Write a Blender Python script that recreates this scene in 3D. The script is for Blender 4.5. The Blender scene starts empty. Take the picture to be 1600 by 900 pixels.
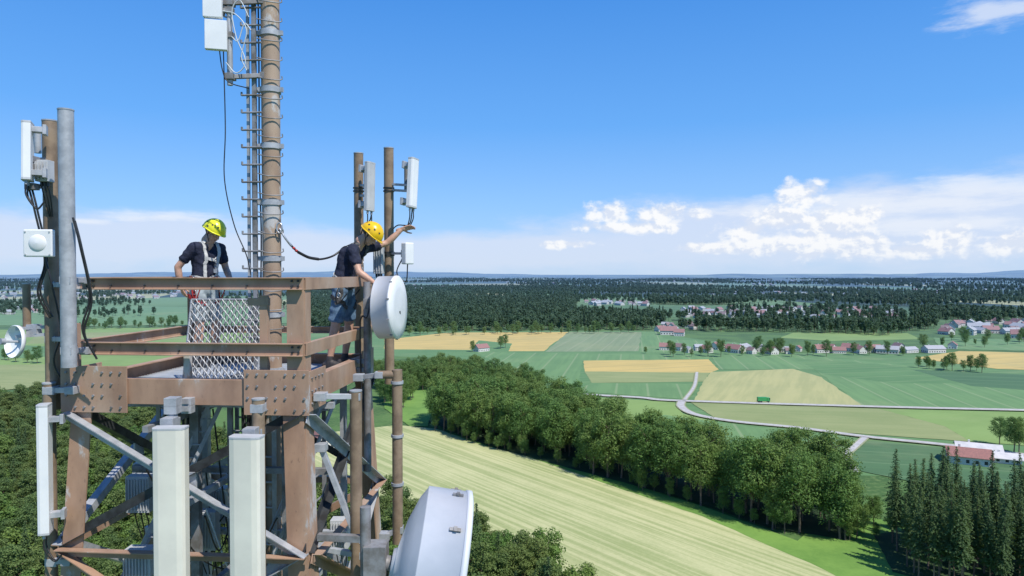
import bpy, math, random
import numpy as np
from mathutils import Vector, Matrix, noise as mnoise
from mathutils.bvhtree import BVHTree
from mathutils.geometry import tessellate_polygon
random.seed(7); np.random.seed(7)
S=bpy.context.scene
H=75.0; F=1067.0
def wp(u,v,Y):            # image pixel + estimated depth -> metric world position
    return Vector(((u-800)/F*Y, Y, H-(v-428)/F*Y))
def gp(u,v):              # image pixel back-projected -> map position on the flat valley floor
    Y=H*F/(v-428); return ((u-800)/F*Y, Y)
# ------------------------------------------------------------------ node helpers
def setin(nt,n,k,v):
    s=n.inputs[k]
    if isinstance(v,bpy.types.NodeSocket): nt.links.new(v,s)
    elif isinstance(v,(tuple,list)) and len(v)==3 and s.type=='RGBA': s.default_value=(*v,1)
    else: s.default_value=v
def node(nt,t,ins=None,**props):
    n=nt.nodes.new(t)
    for k,v in props.items(): setattr(n,k,v)
    for k,v in (ins or {}).items(): setin(nt,n,k,v)
    return n
def mth(nt,op,a,b=0.0,c=0.0,clamp=False):
    n=node(nt,'ShaderNodeMath',{0:a,1:b,2:c},operation=op); n.use_clamp=clamp; return n.outputs[0]
def mix(nt,f,a,b,bt='MIX'):
    n=node(nt,'ShaderNodeMix',data_type='RGBA',blend_type=bt)
    setin(nt,n,0,f);setin(nt,n,6,a);setin(nt,n,7,b); return n.outputs[2]
def noi(nt,vec,scale,detail=4,rough=.55,out=0):
    n=node(nt,'ShaderNodeTexNoise',{'Vector':vec,'Scale':scale,'Detail':detail,'Roughness':rough}); return n.outputs[out]
def ramp(nt,v,lo,hi,smooth=True):
    n=node(nt,'ShaderNodeMapRange',{0:v,1:lo,2:hi},interpolation_type='SMOOTHSTEP' if smooth else 'LINEAR'); n.clamp=True; return n.outputs[0]
def newmat(name):
    m=bpy.data.materials.new(name); m.use_nodes=True; nt=m.node_tree
    b=nt.nodes['Principled BSDF']; return m,nt,b
def pos(nt): return node(nt,'ShaderNodeNewGeometry').outputs['Position']
def obj(nt): return node(nt,'ShaderNodeTexCoord').outputs['Object']
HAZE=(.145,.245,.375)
def haze(nt,col,L=3600.,cap=.86):   # aerial haze painted into the base colour, bluer with distance from the site
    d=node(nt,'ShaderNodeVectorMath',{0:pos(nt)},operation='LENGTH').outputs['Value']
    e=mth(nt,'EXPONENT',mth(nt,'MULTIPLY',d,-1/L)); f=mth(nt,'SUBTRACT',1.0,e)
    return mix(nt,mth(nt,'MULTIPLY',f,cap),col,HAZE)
def M(name,c1,c2=None,sc=8,rough=.6,metal=0,bump=0,lo=.35,hi=.65,bsc=None,spec=.5,hz=0):
    m,nt,b=newmat(name); v=obj(nt)
    if c2 is None: c2=tuple(x*.8 for x in c1)
    n1=noi(nt,v,sc,6,.62)
    col=mix(nt,ramp(nt,n1,lo,hi),c1,c2)
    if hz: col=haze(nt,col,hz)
    nt.links.new(col,b.inputs['Base Color'])
    b.inputs['Metallic'].default_value=metal
    r=node(nt,'ShaderNodeMapRange',{0:n1,3:max(0,rough-.12),4:min(1,rough+.12)}); nt.links.new(r.outputs[0],b.inputs['Roughness'])
    b.inputs['Specular IOR Level'].default_value=spec
    if bump:
        bn=node(nt,'ShaderNodeBump',{'Height':noi(nt,v,bsc or sc*4,4),'Strength':bump,'Distance':.01}); nt.links.new(bn.outputs[0],b.inputs['Normal'])
    return m
def brown(name,peel=.60,c1=(.41,.26,.175),c2=(.30,.185,.125)):
    m,nt,b=newmat(name); v=obj(nt)
    mp=node(nt,'ShaderNodeMapping',{'Vector':v,'Scale':(1,1,.45)}).outputs[0]
    base=mix(nt,ramp(nt,noi(nt,mp,5,5),.35,.7),c1,c2)
    base=mix(nt,ramp(nt,noi(nt,mp,38,4),.60,.80),base,(.20,.125,.09))
    pl=ramp(nt,noi(nt,mp,3.2,9,.66),peel,peel+.06)
    dust=ramp(nt,noi(nt,mp,1.6,5),.45,.72)
    base=mix(nt,mth(nt,'MULTIPLY',dust,.55),base,(.50,.41,.33))
    col=mix(nt,mth(nt,'MULTIPLY',pl,.85),base,(.48,.48,.48)); nt.links.new(col,b.inputs['Base Color'])
    b.inputs['Roughness'].default_value=.62
    bn=node(nt,'ShaderNodeBump',{'Height':pl,'Strength':.3,'Distance':.004}); nt.links.new(bn.outputs[0],b.inputs['Normal'])
    return m
BR=brown('weathered_brown_paint',.61); BR2=brown('weathered_brown_paint_b',.66)
BRM=brown('mast_paint',.54,(.37,.27,.19),(.29,.20,.14)); BRL=brown('leg_paint',.575)
GV=M('galvanised_steel',(.46,.48,.51),(.33,.35,.38),9,.5,.2,.15)
GVD=M('old_galvanised_steel',(.30,.31,.33),(.16,.15,.14),5,.6,.2,.2)
TUBEBR=M('brown_tube',(.29,.215,.145),(.19,.135,.09),6,.55,0,.15)
WH=M('white_radome',(.82,.83,.84),(.74,.76,.78),2.5,.35)
CREAM=M('cream_radome',(.78,.76,.66),(.68,.66,.58),1.5,.4)
GREYP=M('light_grey_plastic',(.52,.54,.56),(.44,.46,.48),5,.45)
BLK=M('black_cable',(.012,.012,.014),(.03,.03,.03),10,.45)
DK=M('dark_steel',(.06,.065,.07),(.03,.03,.03),8,.5,.3)
WCAB=M('white_cable',(.6,.65,.68),None,8,.4)
STEEL=M('bright_steel',(.60,.61,.63),(.45,.46,.48),30,.35,.6)
MESHW=M('zinc_wire',(.46,.47,.49),(.30,.31,.32),14,.45,.4)
# ------------------------------------------------------------------ mesh builder
class MB:
    def __init__(s): s.v=[];s.f=[];s.m=[];s.sm=[]
    def add(s,vs,fs,mi=0,smooth=False):
        o=len(s.v); s.v+= [tuple(x) for x in vs]
        for f in fs: s.f.append(tuple(i+o for i in f)); s.m.append(mi); s.sm.append(smooth)
    def frame(s,p1,p2,up=(0,0,1)):
        d=(Vector(p2)-Vector(p1)); L=d.length; d.normalize(); up=Vector(up)
        if abs(d.dot(up))>.98: up=Vector((0,1,0)) if abs(d.y)<.9 else Vector((1,0,0))
        x=d.cross(up).normalized(); y=x.cross(d).normalized(); return d,x,y,L
    def prism(s,prof,p1,p2,mi=0,up=(0,0,1),flipx=False):
        d,x,y,L=s.frame(p1,p2,up); p1=Vector(p1);p2=Vector(p2)
        if flipx: x=-x
        n=len(prof); vs=[p1+x*a+y*b for a,b in prof]+[p2+x*a+y*b for a,b in prof]
        fs=[(i,(i+1)%n,n+(i+1)%n,n+i) for i in range(n)]+[tuple(range(n-1,-1,-1)),tuple(range(n,2*n))]
        s.add(vs,fs,mi)
    def beam(s,p1,p2,w,h,mi=0,up=(0,0,1)):
        s.prism([(-w/2,-h/2),(w/2,-h/2),(w/2,h/2),(-w/2,h/2)],p1,p2,mi,up)
    def angle(s,p1,p2,a,t=.012,mi=0,up=(0,0,1),fx=False):
        s.prism([(0,0),(a,0),(a,t),(t,t),(t,a),(0,a)],p1,p2,mi,up,fx)
    def chan(s,p1,p2,w,h,t=.012,mi=0,up=(0,0,1),fx=False):
        s.prism([(0,-h/2),(w,-h/2),(w,-h/2+t),(t,-h/2+t),(t,h/2-t),(w,h/2-t),(w,h/2),(0,h/2)],p1,p2,mi,up,fx)
    def box(s,c,sz,mi=0,R=None):
        c=Vector(c); hx,hy,hz=[q/2 for q in sz]
        vs=[Vector((x,y,z)) for x in(-hx,hx) for y in(-hy,hy) for z in(-hz,hz)]
        if R is not None: vs=[R@q for q in vs]
        s.add([c+q for q in vs],[(0,1,3,2),(4,6,7,5),(0,4,5,1),(2,3,7,6),(0,2,6,4),(1,5,7,3)],mi)
    def tube(s,pts,r,mi=0,n=10,caps=True,r2=None):
        pts=[Vector(p) for p in pts]; m=len(pts); rings=[]; px=None
        for i,p in enumerate(pts):
            d=(pts[min(i+1,m-1)]-pts[max(i-1,0)]).normalized()
            if px is None:
                u=Vector((0,0,1)) if abs(d.z)<.9 else Vector((1,0,0)); px=d.cross(u).normalized()
            else: px=(px-d*px.dot(d)).normalized()
            py=d.cross(px); rr=r if r2 is None else r+(r2-r)*i/(m-1)
            rings.append([p+px*math.cos(2*math.pi*k/n)*rr+py*math.sin(2*math.pi*k/n)*rr for k in range(n)])
        vs=[q for g in rings for q in g]
        s.add(vs,[(i*n+k,i*n+(k+1)%n,(i+1)*n+(k+1)%n,(i+1)*n+k) for i in range(m-1) for k in range(n)],mi,True)
        if caps: s.add(rings[0],[tuple(range(n-1,-1,-1))],mi); s.add(rings[-1],[tuple(range(n))],mi)
    def lathe(s,prof,c,ax,mi=0,n=40):
        ax=Vector(ax).normalized(); u=ax.cross(Vector((0,0,1))).normalized(); w=ax.cross(u)
        c=Vector(c); vs=[];
        for (r,z) in prof:
            vs+=[c+ax*z+u*math.cos(2*math.pi*k/n)*r+w*math.sin(2*math.pi*k/n)*r for k in range(n)]
        s.add(vs,[(i*n+k,(i+1)*n+k,(i+1)*n+(k+1)%n,i*n+(k+1)%n) for i in range(len(prof)-1) for k in range(n)],mi,True)
    def done(s,name,mats,parent=None,loc=None,bevel=0):
        me=bpy.data.meshes.new(name); me.from_pydata(s.v,[],s.f); 
        for m in mats: me.materials.append(m)
        me.polygons.foreach_set('material_index',s.m); me.polygons.foreach_set('use_smooth',s.sm); me.update()
        o=bpy.data.objects.new(name,me); S.collection.objects.link(o)
        if parent: o.parent=parent
        if loc is not None: o.location=loc
        if bevel:
            b=o.modifiers.new('bevel','BEVEL'); b.width=bevel; b.segments=2; b.limit_method='ANGLE'; b.angle_limit=math.radians(50)
        return o
def empty(name,loc=(0,0,0),rz=0):
    o=bpy.data.objects.new(name,None); S.collection.objects.link(o); o.location=loc; o.rotation_euler=(0,0,rz); o.empty_display_size=.2; return o
def curve(pts,k=8):     # catmull-rom
    P=[Vector(p) for p in pts]; P=[P[0]*2-P[1]]+P+[P[-1]*2-P[-2]]; out=[]
    for i in range(1,len(P)-2):
        for j in range(k):
            t=j/k; a,b,c,d=P[i-1:i+3]
            out.append(.5*((2*b)+(c-a)*t+(2*a-5*b+4*c-d)*t*t+(3*b-a-3*c+d)*t**3))
    out.append(P[-2]); return out
# ------------------------------------------------------------------ ground
m,nt,b=newmat('ground'); p=pos(nt)
def patchset(sc,thr):
    mp=node(nt,'ShaderNodeMapping',{'Vector':p,'Scale':sc}).outputs[0]
    vo=node(nt,'ShaderNodeTexVoronoi',{'Vector':mp,'Scale':1.0}); vc=node(nt,'ShaderNodeSeparateColor',{0:vo.outputs['Color']})
    fl=mix(nt,ramp(nt,vc.outputs[0],.5,.52),(.16,.27,.09),(.42,.42,.20)); fl=mix(nt,ramp(nt,vc.outputs[1],.6,.62),fl,(.12,.22,.07))
    isf=ramp(nt,mth(nt,'ADD',vc.outputs[2],mth(nt,'MULTIPLY',noi(nt,p,.0005,4),.9)),thr,thr+.02)
    return mix(nt,isf,fl,(.022,.045,.022))
f1=patchset((.0022,.0011,.001),.90); f2=patchset((.0007,.00022,.001),.90)
d=node(nt,'ShaderNodeVectorMath',{0:p},operation='LENGTH').outputs['Value']
far=mix(nt,ramp(nt,d,5000,8000),f1,f2)
near=mix(nt,ramp(nt,noi(nt,p,.03,6),.4,.6),(.10,.19,.045),(.06,.125,.03))
near=mix(nt,ramp(nt,noi(nt,p,.5,5),.45,.7),near,(.13,.20,.06))
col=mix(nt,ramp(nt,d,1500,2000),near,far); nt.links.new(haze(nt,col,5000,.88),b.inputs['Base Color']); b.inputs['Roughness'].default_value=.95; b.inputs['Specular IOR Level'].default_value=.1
G=m
xs=[0,100,200,300,450,700,1100,1800,3000,5000,9000,16000,30000,60000]; xs=[-x for x in xs[:0:-1]]+xs
me=bpy.data.meshes.new('ground'); n=len(xs)
me.from_pydata([(x,y,0) for y in xs for x in xs],[],[(j*n+i,j*n+i+1,(j+1)*n+i+1,(j+1)*n+i) for j in range(n-1) for i in range(n-1)])
me.materials.append(G); o=bpy.data.objects.new('ground',me); S.collection.objects.link(o)
mb=MB()
for (Y,hh,sd) in ((9000,38,1),(15000,84,5),(24000,190,9)):
    N=220; W=Y*1.1; top=[];bot=[]
    for i in range(N+1):
        x=-W+2*W*i/N; h=hh*(.48+1.0*mnoise.noise(Vector((x/Y*2.6,sd*3.3,0)))+.3*mnoise.noise(Vector((x/Y*14,sd,0)))+.08*mnoise.noise(Vector((x/Y*70,sd,0))))
        top.append((x,Y,max(1,h))); bot.append((x,Y-hh*14,-2))
    mb.add(bot+top,[(i,i+1,N+2+i,N+1+i) for i in range(N)],0,True)
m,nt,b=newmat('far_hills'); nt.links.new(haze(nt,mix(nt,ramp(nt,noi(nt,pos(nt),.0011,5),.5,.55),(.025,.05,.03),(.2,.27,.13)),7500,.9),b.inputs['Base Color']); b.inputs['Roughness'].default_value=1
mb.done('distant_hills',[m])
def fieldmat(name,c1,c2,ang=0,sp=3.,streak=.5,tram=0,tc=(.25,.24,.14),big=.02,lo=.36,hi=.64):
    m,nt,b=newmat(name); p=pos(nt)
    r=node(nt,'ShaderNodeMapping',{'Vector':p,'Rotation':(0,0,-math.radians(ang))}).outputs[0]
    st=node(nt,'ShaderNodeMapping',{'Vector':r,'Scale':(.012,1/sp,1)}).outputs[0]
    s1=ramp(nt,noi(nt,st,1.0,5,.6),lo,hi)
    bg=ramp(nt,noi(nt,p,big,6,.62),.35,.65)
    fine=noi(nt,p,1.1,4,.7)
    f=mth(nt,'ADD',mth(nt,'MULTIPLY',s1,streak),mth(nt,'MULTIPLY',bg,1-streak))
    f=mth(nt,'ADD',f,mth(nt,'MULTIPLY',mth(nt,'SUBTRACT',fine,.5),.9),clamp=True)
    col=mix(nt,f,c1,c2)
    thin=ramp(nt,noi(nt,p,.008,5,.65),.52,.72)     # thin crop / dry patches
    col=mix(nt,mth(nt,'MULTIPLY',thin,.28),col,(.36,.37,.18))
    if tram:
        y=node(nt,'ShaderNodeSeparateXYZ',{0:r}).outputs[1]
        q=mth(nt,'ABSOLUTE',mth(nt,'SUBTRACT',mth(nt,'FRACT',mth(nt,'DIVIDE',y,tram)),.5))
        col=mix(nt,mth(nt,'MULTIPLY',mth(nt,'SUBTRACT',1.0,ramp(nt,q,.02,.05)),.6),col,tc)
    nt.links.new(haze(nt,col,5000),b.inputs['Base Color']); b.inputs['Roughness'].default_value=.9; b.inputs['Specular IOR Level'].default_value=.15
    return m
A1=math.degrees(math.atan2(-157,128))
FM={'mown':fieldmat('mown_meadow',(.53,.53,.27),(.31,.36,.14),A1,1.7,.72,0,big=.03,lo=.40,hi=.62),
'wheat':fieldmat('wheat_field_mat',(.62,.46,.15),(.50,.39,.13),20,4,.4,24,(.35,.29,.12)),
'tan':fieldmat('hay_field_mat',(.46,.44,.19),(.35,.36,.15),65,6,.7,0),
'green':fieldmat('crop_green',(.14,.26,.09),(.10,.205,.07),12,5,.5,22,(.21,.30,.13)),
'green2':fieldmat('crop_green_b',(.165,.29,.105),(.125,.235,.085),80,5,.6,20,(.27,.34,.17)),
'dgreen':fieldmat('crop_dark',(.09,.18,.07),(.07,.145,.058),-15,4,.6,18,(.15,.24,.11)),
'lime':fieldmat('meadow_lime',(.24,.35,.10),(.19,.29,.075),30,8,.3,0),
'ygreen':fieldmat('meadow_pale',(.31,.34,.14),(.23,.28,.10),-10,6,.5,0),
'bright':fieldmat('meadow_bright',(.19,.33,.06),(.12,.24,.04),30,8,.2,0,big=.06),
'grey':fieldmat('crop_grey',(.25,.31,.16),(.20,.26,.13),75,4,.6,16,(.32,.34,.21)),
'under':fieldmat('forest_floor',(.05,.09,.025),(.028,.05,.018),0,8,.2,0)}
lvl=[0]
def field(name,kind,px):
    lvl[0]+=1; zz=.03+.012*lvl[0]
    P=[gp(*q) for q in px]; V=[];n=len(P)
    for i in range(n):
        a=Vector((*P[i],0));c=Vector((*P[(i+1)%n],0)); k=10
        for j in range(k):
            q=a.lerp(c,j/k); L=(c-a).length; w=min(1.8,L*.012)
            V.append((q.x+(random.random()-.5)*w*(j>0),q.y+(random.random()-.5)*w*(j>0),zz))
    tr=tessellate_polygon([[Vector(v) for v in V]])
    tr=[t if (Vector(V[t[1]])-Vector(V[t[0]])).cross(Vector(V[t[2]])-Vector(V[t[0]])).z>0 else t[::-1] for t in tr]
    me=bpy.data.meshes.new(name); me.from_pydata(V,[],[tuple(t) for t in tr]); me.materials.append(FM[kind]); me.update()
    o=bpy.data.objects.new(name,me); S.collection.objects.link(o)
field('crop_field','green',[(590,519),(1000,517),(1240,552),(1600,556),(1750,560),(1850,760),(1350,745),(1100,700),(890,650),(820,600),(700,560),(590,556)])
field('wheat_field','wheat',[(600,531),(700,520),(888,519),(850,549),(795,549),(800,537),(748,532),(735,547),(600,546)])
field('crop_field','grey',[(888,519),(1003,519),(998,549),(852,550)])
field('crop_field','green2',[(1003,518),(1025,518),(1040,530),(1150,535),(1240,548),(1080,552),(1000,550)])
field('meadow','lime',[(1240,520),(1420,521),(1440,530),(1300,533),(1220,528)])
field('crop_field','green2',[(740,550),(1110,556),(1108,562),(910,564),(905,612),(835,602),(815,585)])
field('crop_field','green',[(700,556),(815,585),(835,602),(893,616),(870,650),(700,620)])
field('wheat_field','wheat',[(912,564),(1108,562),(1124,578),(1110,583),(914,581)])
field('meadow','ygreen',[(914,581),(1110,583),(1100,597),(925,599)])
field('crop_field','green2',[(925,599),(1090,601),(1075,625),(900,612)])
field('crop_field','green2',[(1112,556),(1240,554),(1600,590),(1760,602),(1790,650),(1350,637),(1275,578),(1125,578)])
field('crop_field','green',[(1240,560),(1420,573),(1600,592),(1600,600),(1400,600),(1290,586)])
field('hay_field','tan',[(1112,582),(1240,577),(1285,590),(1352,637),(1085,629),(1100,597)])
field('crop_field','dgreen',[(1425,578),(1600,586),(1750,592),(1760,622),(1520,604)])
field('wheat_field','wheat',[(1500,549),(1750,555),(1780,585),(1560,577),(1430,560)])
field('crop_field','green2',[(1460,528),(1760,535),(1760,552),(1470,546)])
field('meadow','ygreen',[(1080,630),(1375,640),(1480,668),(1520,692),(1300,676),(1120,655)])
field('meadow','lime',[(1375,640),(1780,650),(1790,712),(1520,692),(1480,668)])
field('meadow','lime',[(900,620),(1055,630),(1068,648),(1150,668),(1340,690),(1320,730),(1100,700),(930,650)])
field('crop_field','dgreen',[(1350,690),(1480,702),(1620,722),(1800,740),(1800,790),(1500,770),(1345,738),(1330,715)])
field('crop_field','green2',[(960,668),(1040,650),(1340,690),(1320,725),(1180,712)])
field('mown_field','mown',[(380,700),(490,680),(620,666),(680,672),(850,722),(950,757),(1100,808),(1290,893),(1480,985),(1700,1150),(1100,1250),(300,1100)])
field('meadow','bright',[(600,590),(690,590),(680,630),(668,668),(640,668),(600,640)])
field('meadow','bright',[(690,675),(760,700),(860,722),(950,748),(1100,795),(1250,850),(1300,800),(1500,840),(1800,900),(1800,1100),(1560,1030),(1292,896),(1100,811),(950,760),(850,725)])
field('meadow','lime',[(-300,520),(280,512),(480,512),(480,560),(230,590),(-300,600)])
field('crop_field','green2',[(-200,484),(180,478),(480,484),(480,505),(150,510),(-200,508)])
field('wheat_field','ygreen',[(60,521),(240,519),(290,530),(40,538)])
field('crop_field','green',[(-300,540),(0,538),(120,545),(60,560),(-300,566)])
field('crop_field','grey',[(-200,470),(120,466),(130,472),(-200,478)])
field('crop_field','green',[(440,520),(600,522),(600,560),(500,640),(440,600)])
field('meadow','ygreen',[(-300,575),(100,570),(120,600),(-300,640)])
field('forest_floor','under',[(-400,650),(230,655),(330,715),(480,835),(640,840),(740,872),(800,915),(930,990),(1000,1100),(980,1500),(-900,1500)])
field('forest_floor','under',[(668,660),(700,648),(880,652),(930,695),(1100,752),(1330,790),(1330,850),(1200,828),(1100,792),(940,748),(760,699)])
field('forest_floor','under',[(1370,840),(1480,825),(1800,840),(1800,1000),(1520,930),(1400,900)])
ROAD=M('pale_asphalt',(.50,.49,.47),(.40,.39,.38),.4,.85); VERGE=M('gravel_verge',(.36,.36,.24),(.24,.28,.13),1.0,.95)
def road(name,px,w):
    P=curve([Vector((*gp(*q),0)) for q in px],8)
    mb=MB()
    for (ww,z,mi) in ((w+1.4,.62,1),(w,.68,0)):
        L=[];R=[]
        for i,q in enumerate(P):
            d=(P[min(i+1,len(P)-1)]-P[max(i-1,0)]).normalized(); s=Vector((-d.y,d.x,0))*ww/2; up=Vector((0,0,z))
            L.append(q+s+up);R.append(q-s+up)
        n=len(P); mb.add(L+R,[(i+1,i,n+i,n+i+1) for i in range(n-1)],mi)
    mb.done(name,[ROAD,VERGE])
road('country_road',[(780,600),(893,616),(1000,623),(1060,628),(1350,637),(1600,643),(1850,649)],4.6)
road('country_road',[(1066,629),(1066,638),(1088,650),(1150,661),(1250,671),(1355,685),(1480,698),(1580,711),(1800,735)],4.0)
road('farm_track',[(1355,686),(1340,700),(1326,716),(1340,742)],2.4)
road('farm_track',[(1090,583),(1086,605),(1070,628)],1.8)
# ------------------------------------------------------------------ trees
def leafmat(name,c1,c2,c3):
    m,nt,b=newmat(name); v=obj(nt); oi=node(nt,'ShaderNodeObjectInfo').outputs['Random']
    c=mix(nt,ramp(nt,noi(nt,v,.45,3),.4,.62),c1,c2)
    c=mix(nt,mth(nt,'MULTIPLY',oi,.8),c,c3)
    c=mix(nt,mth(nt,'MULTIPLY',ramp(nt,noi(nt,v,2.5,2),.5,.8),.5),c,tuple(x*1.5 for x in c1))
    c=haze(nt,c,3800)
    nt.links.new(c,b.inputs['Base Color']); b.inputs['Roughness'].default_value=.65; b.inputs['Specular IOR Level'].default_value=.25
    tr=node(nt,'ShaderNodeBsdfTranslucent',{'Color':mix(nt,.5,c,(.20,.33,.04))}); ms=node(nt,'ShaderNodeMixShader',{0:.33}); 
    nt.links.new(b.outputs[0],ms.inputs[1]); nt.links.new(tr.outputs[0],ms.inputs[2]); nt.links.new(ms.outputs[0],nt.nodes['Material Output'].inputs[0])
    return m
LD=leafmat('leaves_deciduous',(.14,.26,.05),(.08,.17,.035),(.21,.29,.06))
LS=leafmat('needles_spruce',(.08,.14,.045),(.048,.095,.034),(.11,.165,.045))
LP=leafmat('needles_pine',(.14,.22,.06),(.085,.15,.045),(.20,.25,.06))
LF=leafmat('distant_leaves',(.075,.135,.045),(.045,.09,.032),(.10,.16,.05))
BK=M('bark',(.20,.15,.11),(.10,.075,.06),3,.9)
def cards(C,Nrm,size,asp=.7):
    n=len(C); rv=np.random.normal(size=(n,3)); t=np.cross(Nrm,rv); t/=np.linalg.norm(t,axis=1)[:,None]+1e-9
    bt=np.cross(Nrm,t); s=size[:,None]
    a=C-t*s*.5; c=C+t*s*.5
    b1=C+bt*s*.5*asp+Nrm*s*.12; d=C-bt*s*.5*asp+Nrm*s*.12
    return np.stack([a,b1,c,d],1).reshape(-1,3)
def treemesh(name,kind,seed,h,nl,ls,leaf=None,low=.34):
    rs=np.random.RandomState(seed); np.random.seed(seed); mb=MB(); Cs=[];Ns=[];Sz=[]
    if kind=='dec':
        mb.tube([(0,0,0),(rs.normal()*.2,rs.normal()*.2,h*.35),(rs.normal()*.4,rs.normal()*.4,h*.7)],h*.016,0,7,True,h*.006)
        nb=15+rs.randint(5); W=h*.21
        for i in range(nb):
            z=h*(low+(.90-low)*(i+.5)/nb); k=math.sin(math.pi*min(1,(z/h-low+.14)/(1.16-low)))**.7
            a=i*2.4+rs.rand(); rr=W*k*(.35+.65*rs.rand()); c=np.array([math.cos(a)*rr,math.sin(a)*rr,z])
            r=h*(.075+.06*rs.rand())*(1.15-.45*(i/nb))
            mb.tube([(0,0,c[2]-r*1.6),(c[0]*.6,c[1]*.6,c[2]-r*.5),tuple(c)],h*.006,0,5,False,h*.002)
            m_=nl//nb; d=rs.normal(size=(m_,3)); d/=np.linalg.norm(d,axis=1)[:,None]
            q=1+.28*np.sin(d[:,0]*5+i)+.2*np.sin(d[:,1]*6+d[:,2]*7+i*2)
            P=c+d*(r*(.55+.55*rs.rand(m_)**.6)*q)[:,None]*np.array([1.1,1.1,.85])
            nn=d+rs.normal(size=(m_,3))*.45+np.array([0,0,.35]); nn/=np.linalg.norm(nn,axis=1)[:,None]
            Cs.append(P);Ns.append(nn);Sz.append(ls*(.5+.9*rs.rand(m_)))
    elif kind=='spr':
        z0=.30
        mb.tube([(0,0,0),(0,0,h*.98)],h*.010,0,6,True,h*.002)
        z=h*z0
        while z<h*.985:
            t=(z/h-z0)/(1-z0); R=h*.115*(1-t)**.8*(.8+.4*rs.rand())*min(1,.55+t*3)+.12; nbr=int(8+4*(1-t))
            for j in range(nbr):
                a=rs.rand()*6.28; L=R*(.65+.5*rs.rand()); m_=max(2,int(L/(ls*.42)))
                s=(np.arange(m_)+.6)/m_; 
                P=np.stack([math.cos(a)*L*s+rs.normal(size=m_)*.1,math.sin(a)*L*s+rs.normal(size=m_)*.1,z-L*.38*s**1.4+rs.normal(size=m_)*.1],1)
                nn=np.stack([math.cos(a)*.5+rs.normal(size=m_)*.4,math.sin(a)*.5+rs.normal(size=m_)*.4,np.full(m_,.75)],1); nn/=np.linalg.norm(nn,axis=1)[:,None]
                Cs.append(P);Ns.append(nn);Sz.append(ls*(.7+.5*rs.rand(m_))*(1.1-.4*t))
            z+=h*.016
        for k in range(9):
            zz=h*(.12+.2*k/9);a=rs.rand()*6.28; mb.tube([(0,0,zz),(math.cos(a)*1.3,math.sin(a)*1.3,zz-.2)],.04,0,4,False)
    else: # pine
        lean=rs.normal(size=2)*.5
        mb.tube([(0,0,0),(lean[0]*.5,lean[1]*.5,h*.5),(lean[0],lean[1],h*.9)],h*.015,0,7,True,h*.005)
        nb=20
        for i in range(nb):
            z=h*(.48+.5*(i+.5)/nb); a=i*2.4+rs.rand(); k=(1-((z/h-.5)/.56)**2); rr=h*.19*k*(.35+.65*rs.rand())
            c=np.array([lean[0]+math.cos(a)*rr,lean[1]+math.sin(a)*rr,z]); r=h*.065*(.8+.5*rs.rand())
            mb.tube([(lean[0],lean[1],z-.8),tuple(c)],h*.005,0,4,False,h*.002)
            m_=nl//nb; d=rs.normal(size=(m_,3)); d/=np.linalg.norm(d,axis=1)[:,None]
            P=c+d*(r*(.4+.65*rs.rand(m_)))[:,None]*np.array([1.25,1.25,.6])
            nn=d+rs.normal(size=(m_,3))*.6+np.array([0,0,.3]); nn/=np.linalg.norm(nn,axis=1)[:,None]
            Cs.append(P);Ns.append(nn);Sz.append(ls*(.5+.9*rs.rand(m_)))
    C=np.concatenate(Cs);N=np.concatenate(Ns);Z=np.concatenate(Sz)
    V=cards(C,N,Z); n=len(C); mb.add([tuple(v) for v in V],[(4*i,4*i+1,4*i+2,4*i+3) for i in range(n)],1,False)
    me=bpy.data.meshes.new(name); me.from_pydata(mb.v,[],mb.f); me.materials.append(BK); me.materials.append(leaf or {'dec':LD,'spr':LS,'pine':LP}[kind])
    me.polygons.foreach_set('material_index',mb.m); me.update()
    return bpy.data.objects.new(name,me)
def coll(name,objs):
    c=bpy.data.collections.new(name)
    for o in objs: c.objects.link(o)
    return c
CD=coll('deciduous_trees',[treemesh('dec_%d'%i,'dec',10+i,22+i%3,6800,.50,None,.28+.04*(i%3)) for i in range(6)])
CS=coll('spruce_trees',[treemesh('spr_%d'%i,'spr',30+i,26+i,0,.6) for i in range(4)])
CP=coll('pine_mix',[treemesh('mix_%d'%i,k,50+i,hh,5200,.40 if k=='pine' else .5) for i,(k,hh) in enumerate([('pine',19),('pine',20),('spr',20),('pine',18),('dec',18),('pine',19),('dec',17)])])
CF=coll('far_trees',[treemesh('far_%d'%i,k,70+i,hh,420,2.0,LF) for i,(k,hh) in enumerate([('dec',20),('dec',18),('spr',22),('pine',19),('dec',16)])])
def inpoly(X,Y,poly):
    c=np.zeros(len(X),bool); n=len(poly)
    for i in range(n):
        x1,y1=poly[i];x2,y2=poly[(i+1)%n]
        if y1==y2: continue
        k=((y1>Y)!=(y2>Y))&(X<(x2-x1)*(Y-y1)/(y2-y1)+x1); c^=k
    return c
def samp(px,sp,jit=.9):
    P=[gp(*q) for q in px]; xs_=[q[0] for q in P]; ys_=[q[1] for q in P]
    gx,gy=np.meshgrid(np.arange(min(xs_),max(xs_),sp),np.arange(min(ys_),max(ys_),sp)); gx=gx.ravel()+(np.random.rand(gx.size)-.5)*sp*jit; gy=gy.ravel()+(np.random.rand(gy.size)-.5)*sp*jit
    k=inpoly(gx,gy,P); return np.stack([gx[k],gy[k]],1)
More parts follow.
